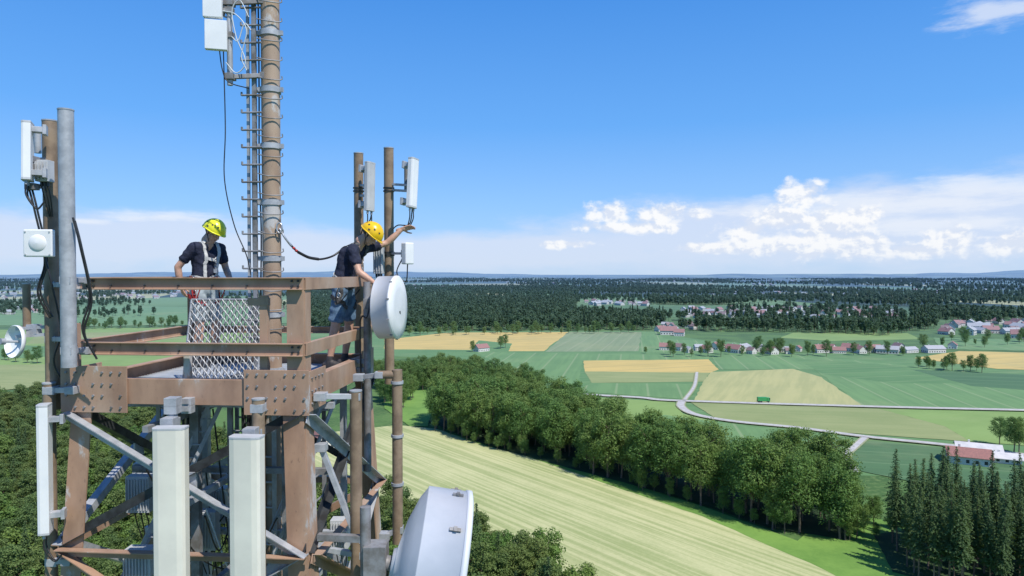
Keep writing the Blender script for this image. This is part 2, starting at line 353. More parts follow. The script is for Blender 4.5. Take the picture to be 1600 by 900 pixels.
def scatter(name,P,coll_,smin=.8,smax=1.15,z=0):
    n=len(P); me=bpy.data.meshes.new(name); me.from_pydata([(x,y,z) for x,y in P],[],[])
    rot=np.zeros((n,3),np.float32); rot[:,2]=np.random.rand(n)*6.28; rot[:,0]=np.random.normal(size=n)*.03
    a=me.attributes.new('rot','FLOAT_VECTOR','POINT'); a.data.foreach_set('vector',rot.ravel())
    a=me.attributes.new('scl','FLOAT','POINT'); a.data.foreach_set('value',(smin+(smax-smin)*np.random.rand(n)).astype(np.float32))
    a=me.attributes.new('idx','INT','POINT'); a.data.foreach_set('value',np.random.randint(0,len(coll_.objects),n).astype(np.int32))
    o=bpy.data.objects.new(name,me); S.collection.objects.link(o)
    ng=bpy.data.node_groups.new(name,'GeometryNodeTree'); ng.interface.new_socket('Geometry',in_out='INPUT',socket_type='NodeSocketGeometry'); ng.interface.new_socket('Geometry',in_out='OUTPUT',socket_type='NodeSocketGeometry')
    gi=ng.nodes.new('NodeGroupInput');go=ng.nodes.new('NodeGroupOutput'); ip=ng.nodes.new('GeometryNodeInstanceOnPoints'); ci=ng.nodes.new('GeometryNodeCollectionInfo')
    ci.inputs['Collection'].default_value=coll_; ci.inputs['Separate Children'].default_value=True; ci.inputs['Reset Children'].default_value=True
    def na(nm,dt):
        q=ng.nodes.new('GeometryNodeInputNamedAttribute'); q.data_type=dt; q.inputs['Name'].default_value=nm
        return next(s for s in q.outputs if s.enabled and s.name=='Attribute')
    ng.links.new(gi.outputs[0],ip.inputs['Points']); ng.links.new(ci.outputs[0],ip.inputs['Instance']); ip.inputs['Pick Instance'].default_value=True
    ng.links.new(na('idx','INT'),ip.inputs['Instance Index']); ng.links.new(na('rot','FLOAT_VECTOR'),ip.inputs['Rotation']); ng.links.new(na('scl','FLOAT'),ip.inputs['Scale'])
    ng.links.new(ip.outputs[0],go.inputs[0]); md=o.modifiers.new('scatter','NODES'); md.node_group=ng
    return o
scatter('pine_forest',samp([(-450,655),(230,658),(330,720),(480,840),(640,848),(740,882),(800,925),(930,1000),(960,1050),(960,1180),(-700,1180)],5.4),CP,.7,1.08)
P=np.concatenate([samp([(668,668),(700,650),(880,655),(905,690),(880,724),(760,700)],6.8),samp([(895,680),(950,706),(1100,757),(1330,796),(1350,860),(1200,832),(1100,795),(940,750),(860,722)],6.2)])
scatter('deciduous_tree_belt',P,CD,.74,1.16)
scatter('spruce_stand',samp([(1372,850),(1480,838),(1620,850),(1850,870),(1850,1010),(1640,960),(1500,935),(1405,905)],4.6),CS,.70,1.02)
scatter('forest_edge_bushes',np.concatenate([samp([(668,672),(760,702),(860,724),(940,752),(1100,797),(1240,848),(1240,836),(940,744),(760,694)],4.2),samp([(1330,795),(1400,815),(1400,850),(1320,850)],6)]),CD,.18,.45)
scatter('hill_tree_belt',np.concatenate([samp([(560,596),(740,590),(830,612),(850,625),(700,612),(600,612)],7),samp([(590,610),(660,618),(640,640),(590,640)],8)]),CD,.5,.85)
scatter('hedgerow',np.concatenate([samp([(1440,572),(1555,582),(1558,586),(1435,577)],8),samp([(1180,548),(1225,550),(1225,554),(1180,552)],9),samp([(590,521),(1000,518),(1000,521),(590,526)],16),
   samp([(1260,553),(1440,553),(1440,558),(1260,558)],17),samp([(1000,551),(1260,552),(1260,561),(1040,559)],17),samp([(1430,545),(1600,535),(1600,540),(1440,552)],26),samp([(880,700),(905,688),(918,700),(900,712)],7),
   samp([(735,548),(800,540),(803,545),(738,551)],14),samp([(1555,696),(1600,702),(1600,714),(1570,708)],7),samp([(100,512),(290,508),(290,512),(100,516)],14),samp([(0,560),(90,568),(90,572),(0,566)],12),
   samp([(1480,530),(1640,530),(1640,536),(1480,536)],22)]),CD,.3,.75)
towns=[((1040,1430),(482,512)),((905,1015),(470,486)),((1465,1640),(500,532)),((1020,1095),(505,521))]
def notown(P):
    u=800+P[:,0]/P[:,1]*F; v=428+H*F/P[:,1]; k=np.ones(len(P),bool)
    for (a,b_),(c,d_) in towns: k&=~((u>a)&(u<b_)&(v>c)&(v<d_)&(np.random.rand(len(P))<.85))
    return P[k]
fp=[samp([(480,470),(900,470),(1700,482),(1700,508),(1440,527),(1240,520),(1000,517),(880,517),(590,519),(480,516)],11),
    samp([(480,449),(1100,449),(1750,462),(1700,482),(900,470),(480,470)],24)]
P=notown(np.concatenate(fp))
nzz=np.array([mnoise.noise(Vector((x/420,y/420,3))) for x,y in P]); v_=428+H*F/P[:,1]; u_=800+P[:,0]/P[:,1]*F
keep=(nzz>np.where(u_>900,-.12,-.6))|((v_>512)&(u_<1240))
scatter('distant_forest',P[keep],CF,.7,1.1)
P=samp([(-300,456),(480,456),(480,512),(-300,515)],26); nzz=np.array([mnoise.noise(Vector((x/300,y/300,7))) for x,y in P]); scatter('distant_woodland',P[nzz>.13],CF,.6,1.0)
P=samp([(-200,436),(1800,436),(1800,462),(1100,449),(480,449),(480,456),(-200,456)],58); nzz=np.array([mnoise.noise(Vector((x/900,y/1500,9))) for x,y in P]); scatter('distant_woodland',P[nzz>-.05],CF,.9,1.5)
# ------------------------------------------------------------------ houses
GL=M('window_glass',(.03,.04,.05),None,2,.15)
roofs=[M('red_tile_roof',(.36,.15,.11),(.27,.12,.09),1.2,.8,hz=3000),M('brown_tile_roof',(.26,.15,.12),(.20,.12,.10),1.2,.8,hz=3000),M('grey_roof',(.45,.45,.46),(.36,.36,.37),1.2,.7,hz=3000)]
WL=M('white_render',(.75,.73,.68),(.64,.62,.58),.6,.85,hz=3500)
def housemesh(name,w,l,h,rh,roof,ov=.6):
    mb=MB()
    mb.add([(-w/2,-l/2,0),(w/2,-l/2,0),(w/2,l/2,0),(-w/2,l/2,0),(-w/2,-l/2,h),(w/2,-l/2,h),(w/2,l/2,h),(-w/2,l/2,h),(0,-l/2,h+rh),(0,l/2,h+rh)],
      [(0,1,5,4),(1,2,6,5),(2,3,7,6),(3,0,4,7),(4,5,8),(6,7,9)],0)
    k=rh/(w/2)
    for s in (-1,1):
        e=(w/2+ov); z=h-ov*k+.12
        mb.add([(s*e,-l/2-ov,z),(s*e,l/2+ov,z),(0,l/2+ov,h+rh+.12),(0,-l/2-ov,h+rh+.12),(s*e,-l/2-ov,z-.2),(s*e,l/2+ov,z-.2),(0,l/2+ov,h+rh-.08),(0,-l/2-ov,h+rh-.08)],[(0,1,2,3),(4,7,6,5),(0,4,5,1),(0,3,7,4),(1,5,6,2)],1)
    for f in range(max(1,int(h/2.8))):
        z=1.6+f*2.7
        for i in range(int(l/3)):
            y=-l/2+1.8+i*3
            for s in(-1,1): mb.box((s*(w/2+.01),y,z),(.06,1.1,1.3),2)
        for i in range(int(w/3)):
            x=-w/2+1.8+i*3
            for s in(-1,1): mb.box((x,s*(l/2+.01),z),(1.1,.06,1.3),2)
    mb.box((w/2+.02,0.3,1.05),(.07,1.0,2.1),1)
    mb.box((w*.15,l*.2,h+rh),(.7,.7,1.6),0)
    me=bpy.data.meshes.new(name); me.from_pydata(mb.v,[],mb.f)
    for q in (WL,roof,GL): me.materials.append(q)
    me.polygons.foreach_set('material_index',mb.m); me.update(); return me
HM=[housemesh('house_%d'%i,w,l,h,rh,roofs[r]) for i,(w,l,h,rh,r) in enumerate([(10,13,5.5,4,0),(9,11,5.5,3.8,1),(11,18,5,4.5,0),(12,22,5.0,3.4,2),(10,12,6,3.4,2)])]
def house(u,v,i,rz,s=1,name='village_house'):
    o=bpy.data.objects.new(name,HM[i]); S.collection.objects.link(o); x,y=gp(u,v); o.location=(x,y,0); o.rotation_euler=(0,0,rz); o.scale=(s,s,s)
rr=random.Random(4)
for u,v in [(1060,548),(1076,551),(1092,548),(1105,551),(1122,546),(1148,551),(1162,548),(1175,553),(1190,549),(1205,553),(1220,550),(1234,553),(1248,549),(1285,551),(1298,548),(1312,552),(1330,549),(1345,552),(1365,550),(1388,552),(1405,548),(1422,551),(1042,547),(1460,551),(1490,545),(752,549)]:
    house(u,v,rr.choice((0,1,2,4,0,3)),rr.random()*3,.6+.25*rr.random())
house(505,700,0,.4,.9); house(1045,523,2,1.4,1.1); house(1062,525,0,1.2,.9)
HC=coll('distant_houses',[bpy.data.objects.new('h%d'%i,m_) for i,m_ in enumerate(HM)])
hp=np.concatenate([samp([(1060,484),(1410,485),(1420,499),(1060,498)],28),samp([(915,471),(1010,472),(1010,479),(915,478)],38),samp([(1470,507),(1640,505),(1640,530),(1480,528)],27),samp([(1030,510),(1085,510),(1085,519),(1030,519)],28),
  samp([(0,456),(300,454),(300,468),(0,470)],75),samp([(1400,453),(1620,453),(1620,463),(1400,463)],95),samp([(0,484),(60,482),(60,490),(0,492)],40),samp([(1100,456),(1350,456),(1350,462),(1100,462)],130)])
hp=hp[np.random.rand(len(hp))<.72]
scatter('distant_village',hp,HC,.7,1.15)
hp=samp([(-200,438),(1800,438),(1800,454),(-200,454)],115); nzz=np.array([mnoise.noise(Vector((x/700,y/1500,21))) for x,y in hp]); scatter('distant_village',hp[nzz>.32],HC,1.0,1.7)
FMR=M('farm_roof_pale',(.62,.61,.60),(.5,.5,.5),.3,.6)
fe=empty('farm_building',(*gp(1535,718),0),1.1)
def barn(w,l,h,rh,roof,off,nm):
    me=housemesh(nm,w,l,h,rh,roof,.8); o=bpy.data.objects.new(nm,me); S.collection.objects.link(o); o.parent=fe; o.location=off
barn(12,14,3.6,2.2,roofs[0],(-8.5,5,0),'red_roofed_barn'); barn(9,15,3.4,1.8,FMR,(5,0,0),'pale_roofed_barn'); barn(6,10,2.6,1.4,FMR,(-3,-8,0),'lean_to_shed')
mb=MB(); mb.box((0,0,1.9),(5.2,2.3,2.2),0); mb.box((3.6,0,1.6),(1.6,2.2,2.2),0); mb.box((4.1,0,2.1),(.7,2.24,.8),1); mb.box((.6,0,.65),(7.4,.9,.25),2)
for x in (-1.8,-.6,3.4):
    for s in(-1,1): mb.tube([(x,s*.85,.5),(x,s*1.15,.5)],.5,2,14)
x,y=gp(1192,631); mb.done('green_lorry',[M('green_paint',(.05,.33,.10),None,2,.4),GL,DK],None,(x,y,.68),.05)
# ------------------------------------------------------------------ TOWER
ZP=H-1.12
T=empty('lattice_tower',(-2.98,7.487,ZP),math.radians(-4.5)); bpy.context.view_layer.update()
TM=Matrix.Translation((-2.98,7.487,ZP))@Matrix.Rotation(math.radians(-4.5),4,'Z'); TI=TM.inverted()
def tl(u,v,Y): return TI@wp(u,v,Y)
hx,hy=1.15,1.10
def bolts(mb,pts,axis,r=.014,mi=1):
    for q in pts: mb.tube([Vector(q),Vector(q)+Vector(axis)*.014],r,mi,6)
mb=MB()
for sx,sy in((1,-1),(1,1),(-1,1)):
    x,y=sx*hx,sy*hy
    w_=.165 if sy<0 else .10
    mb.box((x-sx*w_/2,y,.445),(w_,.012,1.29),0); mb.box((x,y-sy*.078,.445),(.012,.143,1.29),0)
mb.box((-hx+.03,-hy+.03,.2),(.08,.08,.9),0)
for a,c in(((-hx,-hy),(hx,-hy)),((hx,-hy),(hx,hy)),((hx,hy),(-hx,hy)),((-hx,hy),(-hx,-hy))):
    A=Vector((a[0],a[1],.01));B=Vector((c[0],c[1],.01)); d=(B-A).normalized(); A+=d*.02;B-=d*.02
    mb.chan(A,B,.09,.24,.014,0,(0,0,1),True)
def gus(c,w,h,axis):
    if axis=='x': mb.box(c,(w,.014,h),0)
    else: mb.box(c,(.014,w,h),0)
gus((-hx+.26,-hy-.022,.03),.66,.44,'x'); gus((hx-.26,-hy-.022,.02),.62,.42,'x'); gus((hx+.022,-hy+.25,.02),.46,.38,'y'); gus((hx+.022,hy-.25,.02),.46,.38,'y')
gus((-hx-.022,-hy+.25,.02),.46,.4,'y')
bp=[]
for cx in(-hx+.26,hx-.26):
    for i in range(7):
        for j in range(4):
            if (i*3+j*5)%4!=0: bp.append((cx-.27+i*.09,-hy-.029,-.14+j*.11))
bolts(mb,bp,(0,-1,0),.012); bolts(mb,[(hx+.029,-hy+.1+i*.09,-.1+j*.12) for i in range(4) for j in range(3)],(1,0,0),.012)
mb.done('deck_beams',[BR,GVD],T,None,.002)
mb=MB()
for z,h in((1.03,.115),(.42,.12)):
    mb.chan((-hx+.16,-hy-.02,z),(hx-.002,-hy-.02,z),.05,h,.01,0)
    mb.chan((hx+.02,-hy,z),(hx+.02,hy-.05,z),.05,h,.01,0,(0,0,1),True)
    mb.chan((-hx-.02,-hy+.1,z),(-hx-.02,hy-.1,z),.05,h,.01,0)
    mb.chan((-hx,hy+.02,z),(hx,hy+.02,z),.05,h*.7,.01,1)
    bolts(mb,[(hx-.1+dx,-hy-.035,z+dz) for dx in(0,.06) for dz in(-.025,.025)],(0,-1,0),.011,2)
    bolts(mb,[(-hx+.22+dx,-hy-.035,z+dz) for dx in(0,.06) for dz in(-.025,.025)],(0,-1,0),.011,2)
    for k in range(5): bolts(mb,[(-.7+k*.33,-hy-.03,z-.02)],(0,-1,0),.009,2)
mb.beam((.75,-hy+.05,0),(.75,-hy+.05,.92),.075,.06,0)
mb.beam((-.02,-hy+.08,0),(-.02,-hy+.08,.35),.06,.05,0)
mb.box((.70,-hy+.04,.86),(.2,.05,.07),0)
mb.beam((.9,1.0,.95),(.35,1.0,.95),.05,.05,2)
mb.done('guard_rails',[BR,BR2,DK],T,None,.002)
mb=MB()
for i in range(45):
    y=-hy+.06+i*.0485; mb.box((0,y,-.02),(2*hx-.1,.006,.035),0)
for i in range(33):
    x=-hx+.08+i*.0685; mb.box((x,0,-.008),(.008,2*hy-.1,.014),0)
mb.box((-.55,.2,.004),(.9,1.7,.008),1); mb.box((.55,.55,.004),(1.0,.9,.008),1); mb.box((.2,-.55,.003),(1.7,.5,.006),1)
mb.done('deck_grating',[GV,M('deck_plate',(.46,.50,.54),(.34,.38,.42),6,.5,.1,.3)],T)
# raised wire hatch
mb=MB(); W_,HT=.74,.86
for i in range(22):
    z=(i+.5)*HT/22; pts=[]
    for k in range(45):
        x=-W_/2+W_*k/44; pts.append((x,.008*(1 if (k//2+i)%2 else -1),z+(.019 if (k%4<2)^(i%2==1) else -.019)))
    mb.tube(pts,.0078,0,4,False)
for i in range(8):
    x=-W_/2+i*W_/7; mb.tube([(x,.014,0),(x,.014,HT)],.005,0,4,False)
for a,c in(((-W_/2,0,0),(W_/2,0,0)),((-W_/2,0,HT),(W_/2,0,HT)),((-W_/2,0,0),(-W_/2,0,HT)),((W_/2,0,0),(W_/2,0,HT))): mb.tube([a,c],.012,0,6)
hm=mb.done('raised_wire_hatch',[MESHW],T); q=tl(342,590,6.85); hm.location=(q.x,q.y,.02); hm.rotation_euler=(math.radians(-14),0,math.radians(5))
# legs, bracing
mb=MB(); base=-ZP; sl=.048
def corner(sx,sy,z): k=-z*sl; return Vector((sx*(hx-.02+k),sy*(hy-.02+k),z))
zs=[-.18]; st=1.28
while zs[-1]>base+5: zs.append(zs[-1]-st); st*=1.12
zs[-1]=base
for sx,sy in((-1,-1),(1,-1),(1,1),(-1,1)):
    a=corner(sx,sy,-.05);c=corner(sx,sy,base); w=.2; pr=[(-w/2,-.008),(w/2,-.008),(w/2,.008),(-w/2,.008)]
    mb.prism(pr,a+Vector((-sx*w/2,0,0)),c+Vector((-sx*w/2,0,0)),0,(0,1,0))
    mb.prism(pr,a+Vector((0,-sy*(w/2+.01),0)),c+Vector((0,-sy*(w/2+.01),0)),0,(1,0,0))
mb.done('legs',[BRL],T)
mb=MB(); 
for i in range(len(zs)-1):
    z0,z1=zs[i],zs[i+1]
    for (s1,s2),nrm in((((-1,-1),(1,-1)),(0,-1,0)),(((1,-1),(1,1)),(1,0,0)),(((1,1),(-1,1)),(0,1,0)),(((-1,1),(-1,-1)),(-1,0,0))):
        n_=Vector(nrm); o1=n_*.03;o2=n_*-.03
        mb.angle(corner(*s1,z0)+o1,corner(*s2,z1)+o1,.085,.009,i%2,n_)
        mb.angle(corner(*s2,z0)+o2,corner(*s1,z1)+o2,.085,.009,2 if i==0 else 0,n_)
        mb.angle(corner(*s1,z1)+n_*.045,corner(*s2,z1)+n_*.045,.08,.009,1,n_)
        mid=(corner(*s1,z0)+corner(*s2,z1))/2; mb.box(mid,(.16,.02,.16) if abs(nrm[1]) else (.02,.16,.16),0)
mb.done('bracing',[GV,BR,DK],T)
mb=MB()
def ladder(x,y,w,z0,z1,mi,along='x',sp=.28,r=.012):
    dx=Vector((w/2,0,0)) if along=='x' else Vector((0,w/2,0))
    c=Vector((x,y,0))
    for s in(-1,1): mb.beam(c+dx*s+Vector((0,0,z0)),c+dx*s+Vector((0,0,z1)),.045,.02,mi)
    z=z0
    while z>z1: mb.tube([c-dx+Vector((0,0,z)),c+dx+Vector((0,0,z))],r,mi,6,False); z-=sp
ladder(-.62,-.2,.42,-.05,-30,0); ladder(.12,.0,.5,-.05,-40,0); ladder(.75,.3,.4,-.05,-40,1,'y'); ladder(-.2,.7,.4,-.05,-40,1)
for x,y,mi,w in((-.72,.55,0,.1),(-.3,-.4,1,.09),(.0,-.25,1,.05),(-.05,.35,0,.07),(.55,-.1,1,.08),(-.95,.2,0,.06),(.9,.75,0,.07)):
    mb.beam((x,y,-.03),(x,y,-34),w,w*.8,mi)
for i,z in enumerate((-.25,-1.0,-1.75,-2.5)):
    mb.beam((-hx,-.35+.2*i,z),(hx,-.3+.2*i,z),.07,.06,i%2); mb.beam((-.4+.3*i,-hy,z-.1),(-.4+.3*i,hy,z-.1),.06,.06,1-i%2)
for a,c in (((-.95,-.9,-2.3),(-.15,-.3,-.15)),((.1,-.5,-2.6),(.8,.4,-.3))):
    for k in (0,.13): mb.beam(Vector(a)+Vector((k,0,0)),Vector(c)+Vector((k,0,0)),.02,.04,0)
    for j in range(18):
        q=Vector(a).lerp(Vector(c),j/17); mb.tube([q,q+Vector((.13,0,0))],.008,0,5,False)
mb.done('inner_framework',[GV,GVD],T)
mb=MB(); rs=random.Random(3)
for i in range(16):
    x=.0+.25*(i%8)/8+rs.random()*.02; y=.02+.05*(i//8)
    pts=[(x+rs.uniform(-.015,.015),y+rs.uniform(-.01,.01),-.02-k*1.2) for k in range(28)]
    mb.tube(curve(pts,2),.011 if i%3 else .017,0,6,False)
for i in range(7):
    x=-.78+.05*i; mb.tube(curve([(x+rs.uniform(-.02,.02),-.16,-.1-k*.9) for k in range(18)],3),.014,0,6,False)
for i in range(22):
    a=Vector((rs.uniform(-.9,.9),rs.uniform(-.9,.5),rs.uniform(-2.2,-.3))); c=Vector((rs.uniform(-.2,.3),.0,rs.uniform(-3,-1.2)))
    mm=(a+c)/2+Vector((0,0,-.3)); mb.tube(curve([a,mm,c],8),.009,rs.choice((0,0,1)),6,False)
mb.done('cable_runs',[BLK,WCAB],T)
def ebox(loc,sz,name='radio_unit',yaw=0,parent=None):
    mb=MB(); w,d,h=sz; mb.box((0,0,0),sz,0)
    for k in range(int(w/.03)): mb.box((-w/2+.015+k*.03,-d/2-.012,0),(.008,.024,h*.86),0)
    mb.box((0,d/2+.02,0),(w*.5,.04,h*.5),1); 
    for k in(-.25,0,.25): mb.tube([(k*w,0,-h/2),(k*w,0,-h/2-.04)],.014,1,8); mb.tube(curve([(k*w,0,-h/2-.04),(k*w+.01,.02,-h/2-.15),(k*w*.5,.08,-h/2-.32)],5),.007,2,6,False)
    o=mb.done(name,[GREYP,DK,BLK],parent,loc,.004); o.rotation_euler=(0,0,yaw); return o
for u,v,Y,sz in((216,772,7.1,(.24,.14,.38)),(222,745,7.6,(.2,.12,.3)),(215,880,6.5,(.26,.15,.26)),(318,830,7.4,(.26,.14,.42)),(530,835,7.6,(.2,.14,.32)),(340,790,7.8,(.2,.15,.4)),(590,872,7.0,(.16,.12,.3))):
    ebox(wp(u,v,Y),sz)
# ------------------------------------------------------------------ MAST
mq=tl(425,428,7.6); mb=MB(); mx,my=mq.x,mq.y
mb.tube([(mx,my,-9),(mx,my,6)],.1,0,24)
for z in np.arange(.05,6,.62):
    mb.tube([(mx,my,z-.03),(mx,my,z+.03)],.112,1,24); mb.box((mx-.13,my-.03,z),(.08,.05,.05),1); mb.box((mx+.125,my-.02,z),(.05,.03,.05),1)
for z in np.arange(-3,6,.19):
    mb.tube([(mx-.29,my-.09,z),(mx-.06,my-.09,z)],.011,2,6); mb.tube([(mx-.29,my-.09,z-.005),(mx-.29,my-.09,z+.035)],.011,2,6)
for z in np.arange(.3,6,.21):
    mb.tube(curve([(mx-.1,my-.112,z+.03),(mx+.02,my-.125,z),(mx+.14,my-.05,z+.01),(mx+.15,my-.05,z+.05)],4),.007,2,6)
mb.beam((mx-.155,my-.07,-3),(mx-.155,my-.07,6),.045,.03,2); mb.beam((mx-.245,my-.03,-3),(mx-.245,my-.03,6),.03,.02,1)
for k,(dx,dy) in enumerate(((-.2,.0),(-.22,.03),(-.185,.03),(-.12,-.02))):
    mb.tube(curve([(mx+dx+rs.uniform(-.012,.012),my+dy,-4+j*.7) for j in range(15)],3),.008,3,6,False)
mb.box((mx,my,-.0),(.34,.34,.02),1)
mb.done('antenna_mast',[BRM,GV,GVD,BLK],T)
def pole(name,u,v0,v1,Y,r,mat,parent=None):
    mb=MB(); a=wp(u,v0,Y); c=wp(u,v1,Y); c.x=a.x; mb.tube([a,c],r,0,20); 
    mb.tube([a,a+Vector((0,0,.012))],r*1.05,1,20)
    return mb.done(name,[mat,GV],parent)
def panel(u0,u1,v0,v1,Y,yaw=0,tilt=0,roll=0,mat=CREAM,dep=.11,name='panel_antenna',cab=True):
    a=wp((u0+u1)/2,v0,Y); L=(v1-v0)/F*Y; w=(u1-u0)/F*Y
    if dep<.105: w=max(w,.15)
    mb=MB(); d=dep; pr=[(-w/2,d/2),(-w/2,-d*.2),(-w*.44,-d*.42),(-w*.28,-d*.5),(w*.28,-d*.5),(w*.44,-d*.42),(w/2,-d*.2),(w/2,d/2)]
    n=len(pr); 
    for z0,z1,sc,mi in((0,-.02,1.02,1),(-.02,-L+.02,1,0),(-L+.02,-L,1.02,1)):
        vs=[(x*sc,y*sc,z0) for x,y in pr]+[(x*sc,y*sc,z1) for x,y in pr]
        mb.add(vs,[(i,n+i,n+(i+1)%n,(i+1)%n) for i in range(n)]+[tuple(range(n)),tuple(range(2*n-1,n-1,-1))],mi)
    for z in(-L*.12,-L*.86):
        if L<3: mb.box((0,d/2+.05,z),(w*.5,.1,.05),2); mb.box((0,d/2+.1,z),(w*.6,.03,.09),2)
    for k in(-.25,.25):
        mb.tube([(k*w,0,-L),(k*w,0,-L-.04)],.014,2,8)
        if cab: mb.tube(curve([(k*w,0,-L-.03),(k*w,.0,-L-.14),(k*w*.3+.03,.08,-L-.26),(.05,.14,-L-.2)],6),.008,3,6,False)
    o=mb.done(name,[mat,GREYP,GV,BLK],None,a,.002); o.rotation_euler=(tilt,roll,yaw); return o
def clamp(name,pts,w,mats):
    mb=MB()
    for a,c in pts: mb.beam(a,c,w,w,0)
    for a,c in pts: mb.box(a,(w*2.2,w*2.2,w*1.5),0); mb.box(c,(w*1.8,w*1.8,w*1.4),0)
    return mb.done(name,mats,None,None,.003)
pole('mounting_pole',106,174,574,6.15,.064,GV)
pole('mounting_pole',81,191,640,6.6,.066,TUBEBR)
pole('mounting_pole',62,206,240,6.75,.03,GV)
clamp('pole_bracket',[(wp(106,v,6.15),wp(132,v,6.38)) for v in(438,548)]+[(wp(81,v,6.6),wp(106,v,6.2)) for v in(445,530)],.045,[GV])
panel(38,54,192,284,6.35,math.radians(-66),0,math.radians(-4),WH,.08)
clamp('pole_bracket',[(wp(52,v,6.4),wp(80,v,6.6)) for v in(250,262,292)],.04,[GVD])
ebox(wp(72,268,6.45),(.12,.1,.2),'radio_unit')
mb=MB(); mb.box((0,0,0),(.255,.06,.255),0); mb.lathe([(0.0001,-.05),(.05,-.045),(.085,-.03),(.09,0)][::-1],(0,-.0,0),(0,1,0),0,28); mb.box((0,.06,0),(.1,.08,.12),1)
for sx in(-1,1):
    for sz in(-1,1): mb.tube([(sx*.105,-.03,sz*.105),(sx*.105,-.036,sz*.105)],.008,1,8)
o=mb.done('flat_patch_antenna',[WH,GREYP],None,wp(62,380,6.35),.012); o.rotation_euler=(0,0,math.radians(6))
for u0,v0,Y in((46,290,6.4),(50,288,6.4),(115,340,6.1),(118,345,6.1),(70,400,6.4)):
    mb=MB(); a=wp(u0,v0,Y); mb.tube(curve([a,a+Vector((.06,0,-.25)),a+Vector((.11,.05,-.7)),a+Vector((.04,.05,-1.0)),a+Vector((.12,.1,-1.25))],8),.009,0,6,False); mb.done('antenna_cable',[BLK])
def dish(c,R,depth,ax,back=.5,face='flat',n=56,lip=.03):
    ax=Vector(ax).normalized(); mb=MB()
    prof=[(.0001,-depth-back),(R*.18,-depth-back),(R*.2,-depth-back*.85),(R*.55,-depth-back*.62),(R*.85,-depth-back*.25),(R*.97,-depth),(R,-depth+.01),(R,-lip),(R*1.015,-lip),(R*1.015,0),(R*.985,0.004)]
    mb.lathe(prof[::-1],c,ax,0,n)
    if face=='flat': mb.lathe([(R*.985,.004),(R*.97,.012),(R*.6,.022),(.0001,.03)],c,ax,1,n)
    else: mb.lathe([(R*.985,.004),(R*.9,-.02),(R*.6,-.06),(R*.3,-.09),(.0001,-.1)],c,ax,1,n)
    return mb,ax
mb,ax=dish(wp(19,534,6.5),.155,.02,(-.45,-.85,.1),.05,'bowl')
c=wp(19,534,6.5); mb.tube([c-ax*.05,c+ax*.09],.012,2,8); mb.tube([c+ax*.07,c+ax*.11],.03,2,12)
for v in(514,526): mb.beam(wp(24,v,6.55),wp(78,v-4,6.6),.03,.03,2)
mb.box(wp(52,514,6.6),(.1,.08,.09),2)
mb.done('small_dish_antenna',[WH,WH,GV])
pole('mounting_pole',41,444,512,6.6,.035,TUBEBR)
pole('mounting_pole',74,600,1000,6.5,.055,TUBEBR); panel(56,74,632,836,6.3,math.radians(-70),0,0,WH,.1)
clamp('pole_bracket',[(wp(78,610,6.5),wp(110,610,6.4)),(wp(78,880,6.5),wp(100,880,6.4))],.05,[GV])
pole('mounting_pole',268,628,1010,6.0,.04,GV); panel(238,287,668,1000,5.75,math.radians(4),0,0,CREAM,.13)
pole('mounting_pole',402,625,1010,6.05,.055,TUBEBR); panel(357,407,682,1010,5.75,math.radians(-5),0,0,CREAM,.13)
clamp('pole_bracket',[(wp(268,v,6.0),wp(292,v,6.34)) for v in(628,640)]+[(wp(402,638,6.05),wp(402,638,6.35)),(wp(390,676,5.95),wp(402,676,6.05)),(wp(262,660,5.9),wp(268,660,6.0))],.05,[GV])
pole('mounting_pole',561,241,600,8.75,.06,TUBEBR); pole('mounting_pole',608,233,600,8.75,.062,TUBEBR)
panel(573,586,254,330,8.4,math.radians(64),0,math.radians(2),GREYP,.06); panel(641,654,248,326,8.5,math.radians(64),0,math.radians(5),WH,.07)
pole('mounting_pole',635,256,300,8.7,.025,GVD); pole('mounting_pole',572,262,300,8.6,.022,GV)
clamp('pole_bracket',[(wp(608,v,8.75),wp(642,v+2,8.6)) for v in(288,297)]+[(wp(561,v,8.75),wp(578,v,8.5)) for v in(290,306)],.03,[GV])
mb=MB()
for u,v in((561,400),(608,400),(608,300),(561,300),(561,440)): 
    q=wp(u,v,8.75)
    for dz in(0,.04): mb.tube([q+Vector((0,0,dz)),q+Vector((0,0,dz+.015))],.072,0,20)
mb.done('pole_clamps',[DK])
ebox(wp(592,404,8.6),(.12,.12,.38)); 
mb=MB(); mb.box((0,0,0),(.14,.09,.27),0); mb.box((.0,.07,0),(.06,.06,.1),1); mb.done('white_radio_box',[WH,GREYP],None,wp(637,396,8.5),.015).rotation_euler=(0,0,.9)
clamp('pole_bracket',[(wp(608,396,8.75),wp(634,396,8.55))],.03,[GV])
for pts in ([(645,322),(640,350),(622,352),(612,360)],[(582,328),(578,345),(570,350),(563,370)],[(637,412),(634,440),(618,430),(612,450)],[(628,405),(620,425),(628,445),(610,455)]):
    mb=MB(); mb.tube(curve([wp(u,v,8.5) for u,v in pts],8),.008,0,6,False); mb.done('antenna_cable',[BLK])
MARK=M('dark_mark',(.03,.03,.035),None,5,.5)
c=wp(622,480,7.85); mb,ax=dish(c,.36,.22,(.99,-.115,.02),.05)
for k in range(3): mb.box(c+ax*.026+Vector((.0,-.02+k*.012,-.05-.012*k)),(.006,.07-.01*k,.014),2)
sd=ax.cross(Vector((0,0,1)))
mb.tube([c-ax*.26,c-ax*.37],.05,3,14); mb.box(c-ax*.33,(.10,.12,.24),3); mb.box(c-ax*.34+Vector((0,-.1,.05)),(.08,.1,.12),3)
for k in range(10):
    a=k/10*2*math.pi+.3; q=c-ax*.02+(sd*math.cos(a)+Vector((0,0,1))*math.sin(a))*.368; mb.box(q,(.03,.016,.016),3)
PX=c-ax*.37
